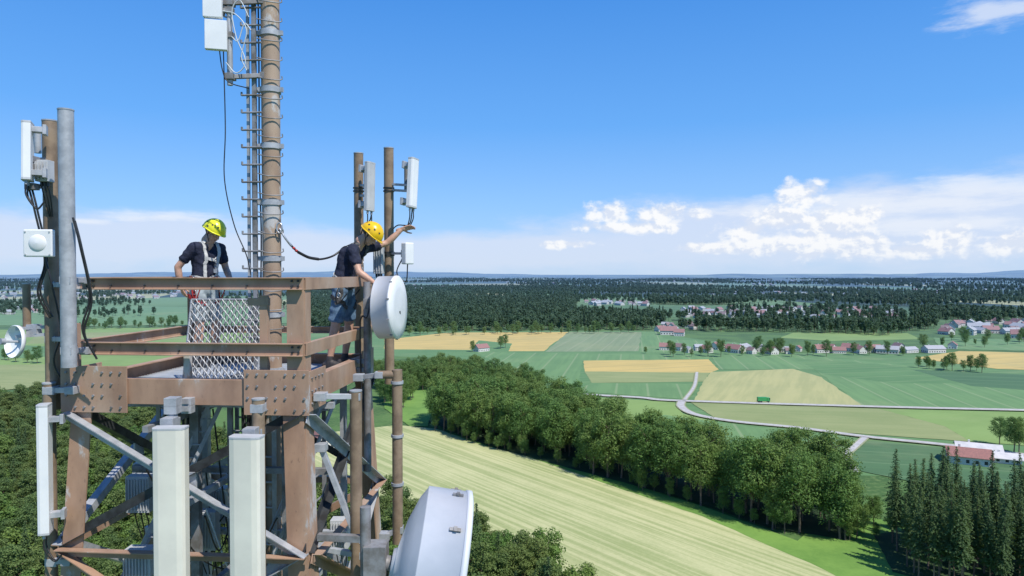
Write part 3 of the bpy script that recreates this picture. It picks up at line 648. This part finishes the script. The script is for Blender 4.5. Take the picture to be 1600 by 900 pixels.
mb.tube([PX+Vector((.0,0,.3)),PX+Vector((0,0,-1.9))],.042,3,18)
for z in(-.62,-.72): mb.beam(PX+Vector((0,0,z)),PX+Vector((-.22,.0,z)),.05,.05,3)
mb.tube(curve([c-ax*.3+Vector((0,-.15,.05)),c-ax*.33+Vector((0,-.2,-.1)),PX+Vector((-.04,-.1,-.1)),PX+Vector((-.07,-.05,-.3)),PX+Vector((-.05,-.05,-1.3))],8),.01,4,6,False)
mb.done('drum_dish_antenna',[WH,WH,MARK,GVD,BLK])
BIGW=M('pale_grey_radome',(.66,.69,.74),(.58,.62,.67),2,.4)
c=wp(717,899,6.35); mb,ax=dish(c,.735,.42,(.975,.085,-.17),.22,'flat',72,.05)
sd=ax.cross(Vector((0,0,1))).normalized(); upv=sd.cross(ax).normalized()
for a_ in(15,50,85,120,165):
    a=math.radians(a_); dr=(sd*math.cos(a)+upv*math.sin(a)); q=c+dr*.747-ax*.14
    R=Matrix((ax,dr.cross(ax).normalized(),dr)).transposed(); mb.box(q,(.10,.03,.02),3,R); mb.box(q+dr*.012,(.03,.045,.02),3,R)
for k in range(4): mb.box(c+Vector((-.30+.03*k,-.742,-.04+.012*(k%2))),(.026,.004,.012),2)
mb.tube([c-ax*.62,c-ax*.84],.07,3,14); mb.box(c-ax*.78,(.2,.2,.34),3); mb.tube([c-ax*.88+Vector((0,0,.5)),c-ax*.88-Vector((0,0,1.6))],.05,3,16)
mb.beam(c-ax*.88+Vector((0,0,.2)),c-ax*.88+Vector((-.45,.05,.2)),.06,.06,3)
mb.done('large_dish_antenna',[BIGW,BIGW,MARK,GVD,BLK])
pole('mounting_pole',555,612,1000,6.6,.058,TUBEBR); 
mb=MB(); a=wp(590,586,7.4);c=wp(620,586,7.4); mb.tube([a,c],.045,0,16); mb.tube([wp(620,578,7.4),wp(620,578,7.4)-Vector((0,0,1.9))],.056,0,18)
for v in(600,684,760): 
    q=wp(620,v,7.4); mb.tube([q,q+Vector((0,0,.03))],.068,1,18)
mb.done('outrigger_pipe_frame',[TUBEBR,GV])
clamp('pole_bracket',[(wp(500,620,6.45),wp(556,620,6.6)),(wp(500,700,6.6),wp(556,845,6.6)),(wp(498,860,6.5),wp(556,870,6.6)),(wp(560,590,7.5),wp(592,586,7.4)),(wp(600,840,7.4),wp(622,830,7.4))],.05,[GV])
pole('mounting_pole',362,-60,135,7.4,.03,GV)
def patch(u,v,Y,w,h,yaw):
    mb=MB(); mb.box((0,0,0),(w,.07,h),0); mb.box((0,.05,0),(w*.9,.03,h*.9),1); mb.box((.05,.1,0),(.1,.08,.1),1)
    for sz in(-1,1): mb.tube([(0,.0,sz*h*.3),(.14,.12,sz*h*.3)],.01,1,6)
    o=mb.done('flat_patch_antenna',[WH,GREYP],None,wp(u,v,Y),.01); o.rotation_euler=(0,0,yaw)
patch(341,58,7.3,.22,.31,.25); patch(336,12,7.3,.19,.26,.2)
clamp('pole_bracket',[(wp(362,v,7.4),wp(415,v-2,7.55)) for v in(122,8)]+[(wp(345,v,7.35),wp(362,v,7.4)) for v in(58,20)],.045,[GVD])
for mt,pts in((WCAB,[(356,100),(372,116),(386,98),(372,60),(366,20),(378,4),(392,30)]),(WCAB,[(350,20),(372,26),(388,50),(380,90),(388,112)]),(BLK,[(352,78),(354,200),(352,280),(366,350),(385,398),(392,430)]),(BLK,[(345,72),(350,110),(360,130),(392,140)]),(WCAB,[(365,60),(375,66),(385,40),(395,50)])):
    mb=MB(); mb.tube(curve([wp(u,v,7.35) for u,v in pts],10),.006,0,6,False); mb.done('antenna_cable',[mt])
# ------------------------------------------------------------------ PEOPLE
SK=M('skin',(.58,.35,.25),(.50,.29,.20),20,.5); NAVY=M('navy_cotton',(.020,.026,.055),(.012,.015,.034),25,.9,0,.4,bsc=40)
DEN=M('denim',(.14,.23,.34),(.07,.13,.21),14,.85,0,.4,bsc=60); GRS=M('grey_shorts',(.40,.46,.48),(.30,.36,.39),14,.85,0,.4,bsc=60)
SHOE=M('dark_shoe',(.03,.03,.035),(.06,.05,.05),20,.6); HAIR=M('brown_hair',(.05,.03,.018),(.03,.018,.01),60,.7)
YEL=M('yellow_helmet',(.86,.55,.015),(.78,.48,.01),6,.3); LIM=M('lime_helmet',(.90,.86,.04),(.82,.80,.03),6,.3)
RED=M('red_webbing',(.45,.03,.03),None,20,.7); WEB=M('white_webbing',(.6,.6,.58),None,20,.7); BWEB=M('black_webbing',(.02,.02,.022),(.08,.08,.08),30,.7)
EYW=M('eye_white',(.7,.7,.68),None,5,.3)
def capsule(mb,p0,p1,r0,r1,n=16,flat0=False,flat1=False):
    p0=Vector(p0);p1=Vector(p1); d,x,y,L=mb.frame(p0,p1); rings=[]
    st=[(-math.sin(a)*r0,math.cos(a)*r0) for a in np.linspace(math.pi/2*.98,0,5)] if not flat0 else [(0,r0*.02),(0,r0)]
    en=[(L+math.sin(a)*r1,math.cos(a)*r1) for a in np.linspace(0,math.pi/2*.98,5)] if not flat1 else [(L,r1),(L,r1*.02)]
    for z,r in st+en: rings.append([p0+d*z+x*math.cos(2*math.pi*k/n)*r+y*math.sin(2*math.pi*k/n)*r for k in range(n)])
    m_=len(rings); vs=[q for g in rings for q in g]
    mb.add(vs,[(i*n+k,i*n+(k+1)%n,(i+1)*n+(k+1)%n,(i+1)*n+k) for i in range(m_-1) for k in range(n)]+[tuple(range(n-1,-1,-1)),tuple(range((m_-1)*n,m_*n))],0,True)
def fuse(mb,voxel,it=3,fac=.5):
    o=mb.done('tmp',[SK]); r=o.modifiers.new('r','REMESH'); r.mode='VOXEL'; r.voxel_size=voxel; s=o.modifiers.new('s','SMOOTH'); s.iterations=it; s.factor=fac
    dg=bpy.context.evaluated_depsgraph_get(); me=bpy.data.meshes.new_from_object(o.evaluated_get(dg)); bpy.data.objects.remove(o); 
    me.polygons.foreach_set('use_smooth',[True]*len(me.polygons)); return me
def body(segs,mats,parent,voxel=.010):
    mb=MB()
    for s in segs: capsule(mb,s[0],s[1],s[2],s[3],16,*(s[5] if len(s)>5 else (False,False)))
    me=fuse(mb,voxel); me.name='body'
    C=np.zeros(len(me.polygons)*3); me.polygons.foreach_get('center',C); C=C.reshape(-1,3); best=np.full(len(C),9.); lab=np.zeros(len(C),int)
    for s in segs:
        a=np.array(s[0]);c=np.array(s[1]); ab=c-a; t0=((C-a)@ab)/(ab@ab); t=np.clip(t0,0,1); dd=np.linalg.norm(C-(a+t[:,None]*ab),axis=1)-(s[2]+(s[3]-s[2])*t)
        if len(s)>5:
            tol=.012/np.linalg.norm(ab)
            if s[5][1]: dd=dd+(t0>1+tol)
            if s[5][0]: dd=dd+(t0<-tol)
        k=dd<best; best[k]=dd[k]; lab[k]=s[4]
    me.materials.clear()
    for q in mats: me.materials.append(q)
    me.polygons.foreach_set('material_index',lab.astype(np.int32)); me.update()
    cloth=set()
    for p,l in zip(me.polygons,lab):
        if l in(1,2): cloth.update(p.vertices)
    nrm=[v.normal.copy() for v in me.vertices]
    for i in cloth:      # garment folds
        v=me.vertices[i]; q=v.co; k=mnoise.noise(Vector((q.x*9,q.y*9,q.z*17+q.x*8)))*.011+abs(mnoise.noise(q*14))*.008; v.co=q+nrm[i]*k
    me.update()
    o=bpy.data.objects.new('body',me); S.collection.objects.link(o); o.parent=parent; return o
def hand(parent,wrist,dirv,palm,curl=.5,side=1):
    mb=MB(); X=Vector(dirv).normalized(); Z=-Vector(palm).normalized(); Z=(Z-X*Z.dot(X)).normalized(); Y=Z.cross(X)
    for i,(y,L,mc) in enumerate(((-.03,.068,.09),(-.010,.077,.092),(.010,.071,.088),(.028,.056,.082))):
        y*=side; capsule(mb,(0,y*.6,0),(mc,y,0),.014,.0115,10)
        p=Vector((mc,y,0)); a=0
        for j,f in enumerate((.45,.32,.23)):
            a+=curl*(.5+.3*j); q=p+Vector((math.cos(a),y*.12,-math.sin(a)))*L*f*1.15; capsule(mb,p,q,.0095-.001*j,.0088-.001*j,10); p=q
    p=Vector((.025,-.022*side,-.004)); q=Vector((.055,-.055*side,-.018)); r=Vector((.082,-.066*side,-.03)); capsule(mb,p,q,.014,.011,10); capsule(mb,q,r,.0105,.009,10); capsule(mb,r,r+Vector((.02,.0,-.01)),.009,.008,10)
    capsule(mb,(-.05,0,0),(.03,0,0),.027,.024,12)
    me=fuse(mb,.0045,2); me.name='hand'
    Mx=Matrix(((X.x,Y.x,Z.x,wrist[0]),(X.y,Y.y,Z.y,wrist[1]),(X.z,Y.z,Z.z,wrist[2]),(0,0,0,1)))
    me.transform(Mx); o=bpy.data.objects.new('hand',me); S.collection.objects.link(o); o.parent=parent
def head(parent,c,yaw,pitch,hel):
    Mx=Matrix.Translation(c)@Matrix.Rotation(yaw,4,'Z')@Matrix.Rotation(pitch,4,'Y')
    mb=MB()
    def ell(cn,r): 
        N=14; vs=[];
        for i in range(N+1):
            th=.02+(math.pi-.04)*i/N
            for k in range(20): vs.append((cn[0]+r[0]*math.sin(th)*math.cos(k*.31416),cn[1]+r[1]*math.sin(th)*math.sin(k*.31416),cn[2]+r[2]*math.cos(th)))
        mb.add(vs,[(i*20+k,(i+1)*20+k,(i+1)*20+(k+1)%20,i*20+(k+1)%20) for i in range(N) for k in range(20)]+[tuple(range(20)),tuple(range(N*20+19,N*20-1,-1))],0,True)
    ell((-.01,0,.03),(.098,.078,.095)); ell((.022,0,-.035),(.066,.062,.082)); capsule(mb,(.035,0,-.095),(.058,0,-.098),.03,.022); capsule(mb,(.09,0,.0),(.108,0,-.04),.008,.013,10); capsule(mb,(.095,-.012,-.042),(.095,.012,-.042),.009,.009,8)
    capsule(mb,(.078,-.035,.022),(.078,.035,.022),.013,.013,10); capsule(mb,(.083,-.018,-.068),(.083,.018,-.068),.007,.007,8); capsule(mb,(.082,-.014,-.079),(.082,.014,-.079),.007,.007,8)
    for s in(-1,1): capsule(mb,(-.012,s*.078,.015),(-.004,s*.076,-.03),.016,.010,10); capsule(mb,(.05,s*.04,-.03),(.06,s*.036,-.035),.025,.02,10)
    capsule(mb,(-.02,0,-.05),(-.045,0,-.15),.052,.056)
    me=fuse(mb,.0055,2); me.name='head'; me.transform(Mx); o=bpy.data.objects.new('head',me); S.collection.objects.link(o); o.parent=parent
    fb=MB()
    for s in(-1,1):
        fb.lathe([(.0001,.011),(.006,.009),(.0105,.0),(.006,-.009)],(.080,s*.032,.0),(1,0,0),0,12); fb.lathe([(.0001,.0125),(.004,.011),(.005,.0085)],(.080,s*.032,.0),(1,0,0),1,12)
        fb.tube([(.088,s*.046,.021),(.096,s*.032,.025),(.096,s*.018,.021)],.004,1,6)
    fb.tube([(.088,-.022,-.073),(.092,0,-.0735),(.088,.022,-.073)],.003,2,6)
    vs=[];N=10   # hair
    for i in range(N+1):
        th=1.0+1.15*i/N
        for k in range(21):
            ph=math.radians(75)+math.radians(210)*k/20; vs.append((-.012+.104*math.sin(th)*math.cos(ph),.084*math.sin(th)*math.sin(ph),.028+.105*math.cos(th)))
    fb.add(vs,[(i*21+k,(i+1)*21+k,(i+1)*21+k+1,i*21+k+1) for i in range(N) for k in range(20)],1,True)
    fo=fb.done('face_and_hair',[EYW,HAIR,M('lips',(.40,.17,.13),None,5,.5)],parent); fo.data.transform(Mx)
    hb=MB(); N=12;K=36
    def hel_pt(th,ph,e=1.):
        cx=math.cos(ph); fx=.148*(1.0 if cx<0 else 1.0+.06*max(0,(th-1.2))/.5)
        rip=1+.02*math.cos(ph*2*3)*math.sin(th)**2
        return (-.004+fx*e*rip*math.sin(th)*cx,.118*e*rip*math.sin(th)*math.sin(ph),.04+.125*e*math.cos(th)-.02*(1 if cx<0 else 0)*(-cx)*math.sin(th))
    for e,fl in((1.,0),(.93,1)):
        vs=[hel_pt(.02+1.66*i/N,2*math.pi*k/K,e) for i in range(N+1) for k in range(K)]
        fs=[(i*K+k,(i+1)*K+k,(i+1)*K+(k+1)%K,i*K+(k+1)%K) for i in range(N) for k in range(K)]
        hb.add(vs,[f[::-1] for f in fs] if fl else fs+[tuple(range(K-1,-1,-1))],0,True)
    rim=[Vector(hel_pt(1.68,2*math.pi*k/K)) for k in range(K)]+[Vector(hel_pt(1.68,0))]
    hb.tube(rim,.008,0,8,False)
    for k in range(-5,5):   # peak
        a,b_=k*.12,(k+1)*.12; p1=Vector(hel_pt(1.6,a));p2=Vector(hel_pt(1.6,b_)); e=Vector((.03*math.cos(a*2),0,-.008)); hb.add([p1,p2,p2+e,p1+e,p1-Vector((0,0,.008)),p2-Vector((0,0,.008)),p2+e-Vector((0,0,.006)),p1+e-Vector((0,0,.006))],[(0,3,2,1),(4,5,6,7),(3,7,6,2)],0,True)
    for s in(-1,1):        # vents
        for th,ph in((.95,.55),(.95,1.15),(.95,1.9),(.95,2.5),(1.3,1.5)):
            q=Vector(hel_pt(th,ph*s,1.004)); q2=Vector(hel_pt(th,(ph+.22)*s,1.004)); q3=Vector(hel_pt(th+.15,(ph+.18)*s,1.004)); q4=Vector(hel_pt(th+.15,(ph+.04)*s,1.004)); n_=(q-Vector((0,0,.03))).normalized()*.002
            hb.add([q+n_,q2+n_,q3+n_,q4+n_],[(0,1,2,3)],1)
        hb.tube(curve([(.03,s*.098,.02),(.02,s*.082,-.05),(.045,s*.045,-.118),(.055,0,-.13)],6),.005,1,6)
        hb.tube(curve([(-.05,s*.098,.02),(-.01,s*.085,-.03),(.02,s*.082,-.055)],6),.005,1,6)
    ho=hb.done('helmet',[hel,BWEB],parent); ho.data.transform(Mx)
def strap(sb,bvh,pts,w,mi=0,off=.007):
    P=curve(pts,8); Q=[]
    for p in P:
        l,nr,i,dst=bvh.find_nearest(p); 
        if l is None: continue
        Q.append((l+nr*off,nr))
    vs=[]
    for i,(p,nr) in enumerate(Q):
        t=(Q[min(i+1,len(Q)-1)][0]-Q[max(i-1,0)][0]); 
        s=t.cross(nr); s=s.normalized()*w/2 if s.length>1e-6 else Vector((w/2,0,0))
        vs+=[p-s-nr*.004,p-s+nr*.003,p+s+nr*.003,p+s-nr*.004]
    n=len(Q); sb.add(vs,[(4*i+a,4*i+4+a,4*i+4+(a+1)%4,4*i+(a+1)%4) for i in range(n-1) for a in range(4) if (Q[i][0]-Q[i+1][0]).length<.12],mi)
def person(name,base,J,hel,shorts,yaw,pitch,hands,stps,webs,fdir):
    E=empty(name,base); V=Vector
    j={k:V(v) for k,v in J.items()}; lat=(j['shR']-j['shL']).normalized(); hl=(j['hipR']-j['hipL']).normalized()
    ax=(j['neck']-j['pelv']).normalized(); fw=V(fdir).normalized(); fw=(fw-ax*fw.dot(ax)).normalized()
    sg=[]
    ch=(j['neck']*.70+j['pelv']*.30)-fw*.01; wa=(j['neck']*.35+j['pelv']*.65)
    if j['neck'].x-j['pelv'].x>.1: ch-=fw*.03; wa-=fw*.015    # rounded back when stooping
    for s,sh,hp in((1,'shR','hipR'),(-1,'shL','hipL')):
        l=lat*s
        sg+= [(ch+l*.075,wa+l*.062,.105,.095,1),(wa+l*.062,j['pelv']+hl*s*.055+V((0,0,.03)),.097,.104,1,(False,True)),(j['neck']+ax*-.05+l*.05,j[sh]-l*.01,.058,.066,1),(ch+l*.06,j[sh]-l*.03,.10,.072,1)]
        k='R' if s>0 else 'L'; el=j['el'+k]; wr=j['wr'+k]; m_=j[sh].lerp(el,.66)
        sg+= [(j[sh],m_,.064,.060,1,(False,True)),(j[sh].lerp(el,.4),el,.046,.040,0),(el,el.lerp(wr,.35),.040,.042,0),(el.lerp(wr,.35),wr,.042,.026,0)]
        hp_=j[hp]; kn=j['kn'+k]; an=j['an'+k]; to=j['to'+k]; sm=hp_.lerp(kn,.86)
        sg+= [(hp_,sm,.098,.086,2,(False,True)),(hp_.lerp(kn,.5),kn,.07,.056,0),(kn,kn.lerp(an,.32),.054,.058,0),(kn.lerp(an,.32),an.lerp(kn,.15),.057,.037,0),(an.lerp(kn,.13),an,.040,.043,3,(True,False))]
        f=(to-an); f.z=0; f.normalize(); he=V((an.x,an.y,0))-f*.055
        sg+= [(he+V((0,0,.045)),V((an.x,an.y,.06)),.040,.044,3),(he+V((0,0,.038)),V((to.x,to.y,.034))-f*.05,.036,.039,3),(V((an.x,an.y,.075)),V((to.x,to.y,.04))-f*.05,.042,.034,3)]
    sg+= [(j['pelv']+hl*.07,j['pelv']-hl*.07,.108,.108,2),(j['hipR'],j['hipL'],.1,.1,2),(j['neck']-V((0,0,.03)),j['hd']+(j['neck']-j['hd'])*.35,.058,.053,0)]
    bd=body(sg,[SK,NAVY,shorts,SHOE],E)
    head(E,j['hd'],yaw,pitch,hel)
    for h_ in hands: hand(E,*h_)
    me=bd.data; bvh=BVHTree.FromPolygons([v.co.copy() for v in me.vertices],[tuple(p.vertices) for p in me.polygons if p.material_index in(1,2)])
    sb=MB()
    for s in(1,-1):
        l=lat*s*.10
        strap(sb,bvh,[j['pelv']+l+fw*.2+ax*.06,wa+l+fw*.2,ch+l+fw*.2,j['neck']+l*.9+fw*.12-ax*.02,j['neck']+l*.9+ax*.1,j['neck']+l*.8-fw*.14-ax*.04,ch+l*.3-fw*.2,wa-l*.2-fw*.2,j['pelv']-l*.6-fw*.2+ax*.05],.042,webs[0])
        hp_=j['hipR' if s>0 else 'hipL']; kn=j['knR' if s>0 else 'knL']; c_=hp_.lerp(kn,.3); 
        strap(sb,bvh,[c_+fw*.2*math.cos(a)+lat*s*.2*math.sin(a)+V((0,0,.05*math.sin(a))) for a in np.linspace(-.2,3.3,9)],.042,webs[1])
        strap(sb,bvh,[j['pelv']+lat*s*.2+fw*.08+ax*.05,hp_.lerp(kn,.12)+lat*s*.2+fw*.1,hp_.lerp(kn,.3)+lat*s*.2],.038,webs[1])
    w0=j['pelv']+ax*.09
    strap(sb,bvh,[w0+(fw*math.cos(a)+lat*math.sin(a))*.2 for a in np.linspace(0,2*math.pi,17)],.05,webs[1]); strap(sb,bvh,[w0+ax*.034+(fw*math.cos(a)+lat*math.sin(a))*.2 for a in np.linspace(0,2*math.pi,17)],.018,webs[2])
    strap(sb,bvh,[ch+lat*.1+fw*.2-ax*.02,ch+fw*.2-ax*.02,ch-lat*.1+fw*.2-ax*.02],.035,webs[2])
    def ring(c,r,nr,mi=3,t=.005):
        nr=V(nr).normalized(); u=nr.cross(V((.1,.3,1))).normalized(); w=nr.cross(u); sb.tube([c+(u*math.cos(a)*r+w*math.sin(a)*r*1.4) for a in np.linspace(0,6.283,16)],t,mi,6,False)
    l_,n_,_,_=bvh.find_nearest(ch+fw*.3-ax*.02); ring(l_+n_*.02,.02,n_); ring(l_+n_*.03-ax*.07,.024,lat); sb.box(l_+n_*.035-ax*.13,(.04,.04,.05),3)
    for s in(1,-1): l_,n_,_,_=bvh.find_nearest(w0+lat*s*.2+fw*.05); ring(l_+n_*.02,.022,fw); ring(l_+n_*.025-ax*.08,.024,fw); ring(l_+n_*.03-ax*.15+fw*.03,.022,lat); sb.tube(curve([l_+n_*.02,l_+n_*.04-ax*.15,l_+n_*.03-ax*.24+fw*.06,l_+n_*.03-ax*.1+fw*.12],6),.007,stps,6,False)
    l_,n_,_,_=bvh.find_nearest(ch-fw*.3+ax*.06); ring(l_+n_*.012,.024,lat)
    sb.done('harness',[BWEB,WEB,RED,STEEL,BLK],E)
    return E
person('technician',( -3.70,8.3,ZP),dict(neck=(.0,0,1.49),shR=(-.085,-.165,1.435),shL=(.085,.165,1.435),pelv=(-.05,0,.97),hipR=(-.085,-.08,.92),hipL=(-.015,.08,.92),
  elR=(-.27,-.19,1.20),wrR=(-.255,-.15,.97),elL=(.14,.20,1.18),wrL=(.27,.03,1.04),knR=(-.04,-.12,.50),knL=(.04,.12,.50),anR=(-.09,-.14,.09),anL=(.02,.14,.09),toR=(.12,-.22,.03),toL=(.22,.08,.03),hd=(.085,-.02,1.635)),
  LIM,GRS,math.radians(-22),math.radians(32),[((-.255,-.15,.97),(.3,.2,-.95),(.6,.8,.2),.5,-1),((.27,.03,1.04),(.75,-.45,-.5),(-.3,-.3,-.9),.7,1)],2,(1,2,1),(1,-.45,0))
person('technician',(-2.10,8.15,ZP),dict(neck=(.25,.02,1.475),shR=(.235,-.17,1.40),shL=(.31,.19,1.43),pelv=(.07,0,.97),hipR=(.08,-.09,.92),hipL=(.10,.09,.92),
  elR=(.33,-.25,1.14),wrR=(.50,-.24,1.02),elL=(.56,.27,1.50),wrL=(.74,.29,1.67),knR=(.02,-.12,.50),knL=(.12,.14,.51),anR=(-.05,-.13,.09),anL=(.06,.15,.09),toR=(.15,-.17,.03),toL=(.26,.17,.03),hd=(.415,-.01,1.59)),
  YEL,DEN,math.radians(-14),math.radians(45),[((.50,-.24,1.02),(.85,.05,-.35),(.1,.2,-1),.5,1),((.74,.29,1.67),(.9,-.05,.25),(.2,-.7,-.6),.35,-1)],4,(0,0,1),(1,-.2,-.3))
mb=MB()
mb.tube(curve([wp(437,357,7.55),wp(446,372,7.55),wp(455,384,7.6)],6),.012,1,8)
mb.tube([wp(437,356,7.5)+Vector((.03*math.cos(t),0,.055*math.sin(t))) for t in np.linspace(0,6.28,14)],.009,1,6,False)
mb.tube(curve([wp(452,380,7.6),wp(465,393,7.65),wp(482,402,7.75),wp(500,405,7.85),wp(520,400,8.0),wp(537,388,8.1)],10),.012,0,8)
mb.tube(curve([wp(466,394,7.64),wp(482,402,7.75),wp(498,405,7.84)],6),.017,0,8)
for u,v in((458,387),(462,391)): q=wp(u,v,7.62); mb.tube([q,q+Vector((.02,0,-.012))],.015,2,8)
mb.done('safety_lanyard',[BLK,STEEL,RED])
# ------------------------------------------------------------------ SKY
W=bpy.data.worlds.new('World'); S.world=W; W.use_nodes=True; nt=W.node_tree; bg=nt.nodes['Background']
SE=math.radians(55); sdir=Vector((.55,-.60,0)).normalized()
sunv=Vector((sdir.x*math.cos(SE),sdir.y*math.cos(SE),math.sin(SE)))
sky=node(nt,'ShaderNodeTexSky',sky_type='NISHITA'); sky.sun_disc=False; sky.sun_elevation=SE; sky.sun_rotation=math.atan2(sdir.x,sdir.y); sky.altitude=500; sky.air_density=1.0; sky.dust_density=.6; sky.ozone_density=2.5
g=node(nt,'ShaderNodeTexCoord').outputs['Generated']; sp=node(nt,'ShaderNodeSeparateXYZ',{0:g})
az=mth(nt,'ARCTAN2',sp.outputs[0],sp.outputs[1]); el=mth(nt,'ARCSINE',sp.outputs[2]); av=node(nt,'ShaderNodeCombineXYZ',{0:az,1:el,2:0.0}).outputs[0]
def patches(L):
    cur=None
    for u,v,w,h in L:
        a=math.atan((u-800)/F); e=(428-v)/F*math.cos(a); sw=w/F*math.cos(a)**2; sh=h/F*math.cos(a)
        q=node(nt,'ShaderNodeVectorMath',{0:av,1:(a,e,0)},operation='SUBTRACT').outputs[0]
        q=node(nt,'ShaderNodeVectorMath',{0:q,1:(1/sw,1/sh,0)},operation='MULTIPLY').outputs[0]
        l=node(nt,'ShaderNodeVectorMath',{0:q},operation='LENGTH').outputs['Value']; p=mth(nt,'SUBTRACT',1.0,l)
        cur=p if cur is None else mth(nt,'MAXIMUM',cur,p)
    return cur
skyc=mix(nt,1.0,sky.outputs[0],(.62,1.25,1.9),'MULTIPLY')
cr=node(nt,'ShaderNodeValToRGB',{0:mth(nt,'MAXIMUM',el,0.0)}); e_=cr.color_ramp.elements
for i,(p_,c_) in enumerate([(0,(.46,.63,.91)),(.10,(.31,.55,.94)),(.21,(.15,.42,.91)),(.40,(.065,.29,.81)),(.75,(.035,.14,.46))]):
    e=e_[i] if i<2 else e_.new(p_); e.position=p_; e.color=(*c_,1)
grad=mix(nt,1.0,cr.outputs[0],(9.1,9.1,9.1),'MULTIPLY')
skyc=mix(nt,.8,skyc,grad)
nv=node(nt,'ShaderNodeMapping',{'Vector':av,'Scale':(1,1.25,1)}).outputs[0]
bank=patches([(1500,350,520,95),(1150,370,420,70),(150,375,420,60),(420,390,300,45),(800,395,420,40)])
ba=mth(nt,'MULTIPLY',ramp(nt,mth(nt,'ADD',bank,mth(nt,'MULTIPLY',mth(nt,'SUBTRACT',noi(nt,node(nt,'ShaderNodeMapping',{'Vector':av,'Scale':(1,3,1)}).outputs[0],7,6,.6),.5),1.1)),-.05,.55),.72)
skyc=mix(nt,ba,skyc,(6.7,7.2,8.5))
wis=patches([(260,338,120,14),(100,345,90,8),(1540,38,120,34),(1350,322,360,30),(1520,295,240,30),(1450,350,300,20)])
wn=noi(nt,node(nt,'ShaderNodeMapping',{'Vector':av,'Scale':(1,4,1)}).outputs[0],16,6,.6)
wa_=mth(nt,'MULTIPLY',ramp(nt,mth(nt,'ADD',wis,mth(nt,'MULTIPLY',mth(nt,'SUBTRACT',wn,.5),1.8)),.1,.9),.6)
skyc=mix(nt,wa_,skyc,(8.2,8.5,9.0))
cum=patches([(960,334,60,24),(1030,334,80,24),(1255,305,50,36),(1225,345,70,32),(1165,362,62,28),(1285,350,100,36),(1335,338,70,24),(1215,382,130,22),(1350,385,100,30),(1482,376,62,30),(1570,382,84,28),(1275,378,110,32),(985,355,120,13),(880,382,60,9),(1420,392,120,18),(1100,388,80,12)])
wp_=node(nt,'ShaderNodeVectorMath',{0:nv,1:node(nt,'ShaderNodeVectorMath',{0:noi(nt,nv,14,2,.5,1),1:(.012,.012,0)},operation='MULTIPLY').outputs[0]},operation='ADD').outputs[0]
def cn(v): return noi(nt,v,30,9,.56)
n1=cn(wp_); nv2=node(nt,'ShaderNodeMapping',{'Vector':wp_,'Location':(.004,.008,0)}).outputs[0]; n2=cn(nv2)
dens=mth(nt,'ADD',cum,mth(nt,'MULTIPLY',mth(nt,'SUBTRACT',n1,.5),2.2))
ca=mth(nt,'MULTIPLY',ramp(nt,dens,.08,.66),.92)
lit=ramp(nt,mth(nt,'SUBTRACT',n1,n2),-.07,.07)
skyc=mix(nt,ca,skyc,mix(nt,lit,(6.6,7.2,8.4),(9.1,9.1,9.1)))
lowhz=mth(nt,'MULTIPLY',mth(nt,'EXPONENT',mth(nt,'MULTIPLY',mth(nt,'MAXIMUM',el,0.0),-45.0)),.6)   # pale haze veil at the horizon
skyc=mix(nt,lowhz,skyc,(5.6,6.7,8.2))
nt.links.new(skyc,bg.inputs[0]); bg.inputs[1].default_value=.11
W.cycles.sampling_method='MANUAL'; W.cycles.sample_map_resolution=1024
L=bpy.data.lights.new('sun','SUN'); L.energy=5.0; L.angle=math.radians(.53); L.color=(1,.94,.85); lo=bpy.data.objects.new('sun',L); S.collection.objects.link(lo); lo.rotation_euler=sunv.to_track_quat('Z','Y').to_euler(); lo.location=(0,0,150)
cam=bpy.data.cameras.new('camera'); cam.lens=24.0; cam.sensor_width=36; cam.clip_end=100000; cam.clip_start=.1
co=bpy.data.objects.new('camera',cam); S.collection.objects.link(co); co.location=(0,0,H); co.rotation_euler=(math.radians(90-1.18),0,0); S.camera=co
S.view_settings.view_transform='Standard'; S.view_settings.look='None'; S.view_settings.exposure=0
print('objects',len(S.objects))
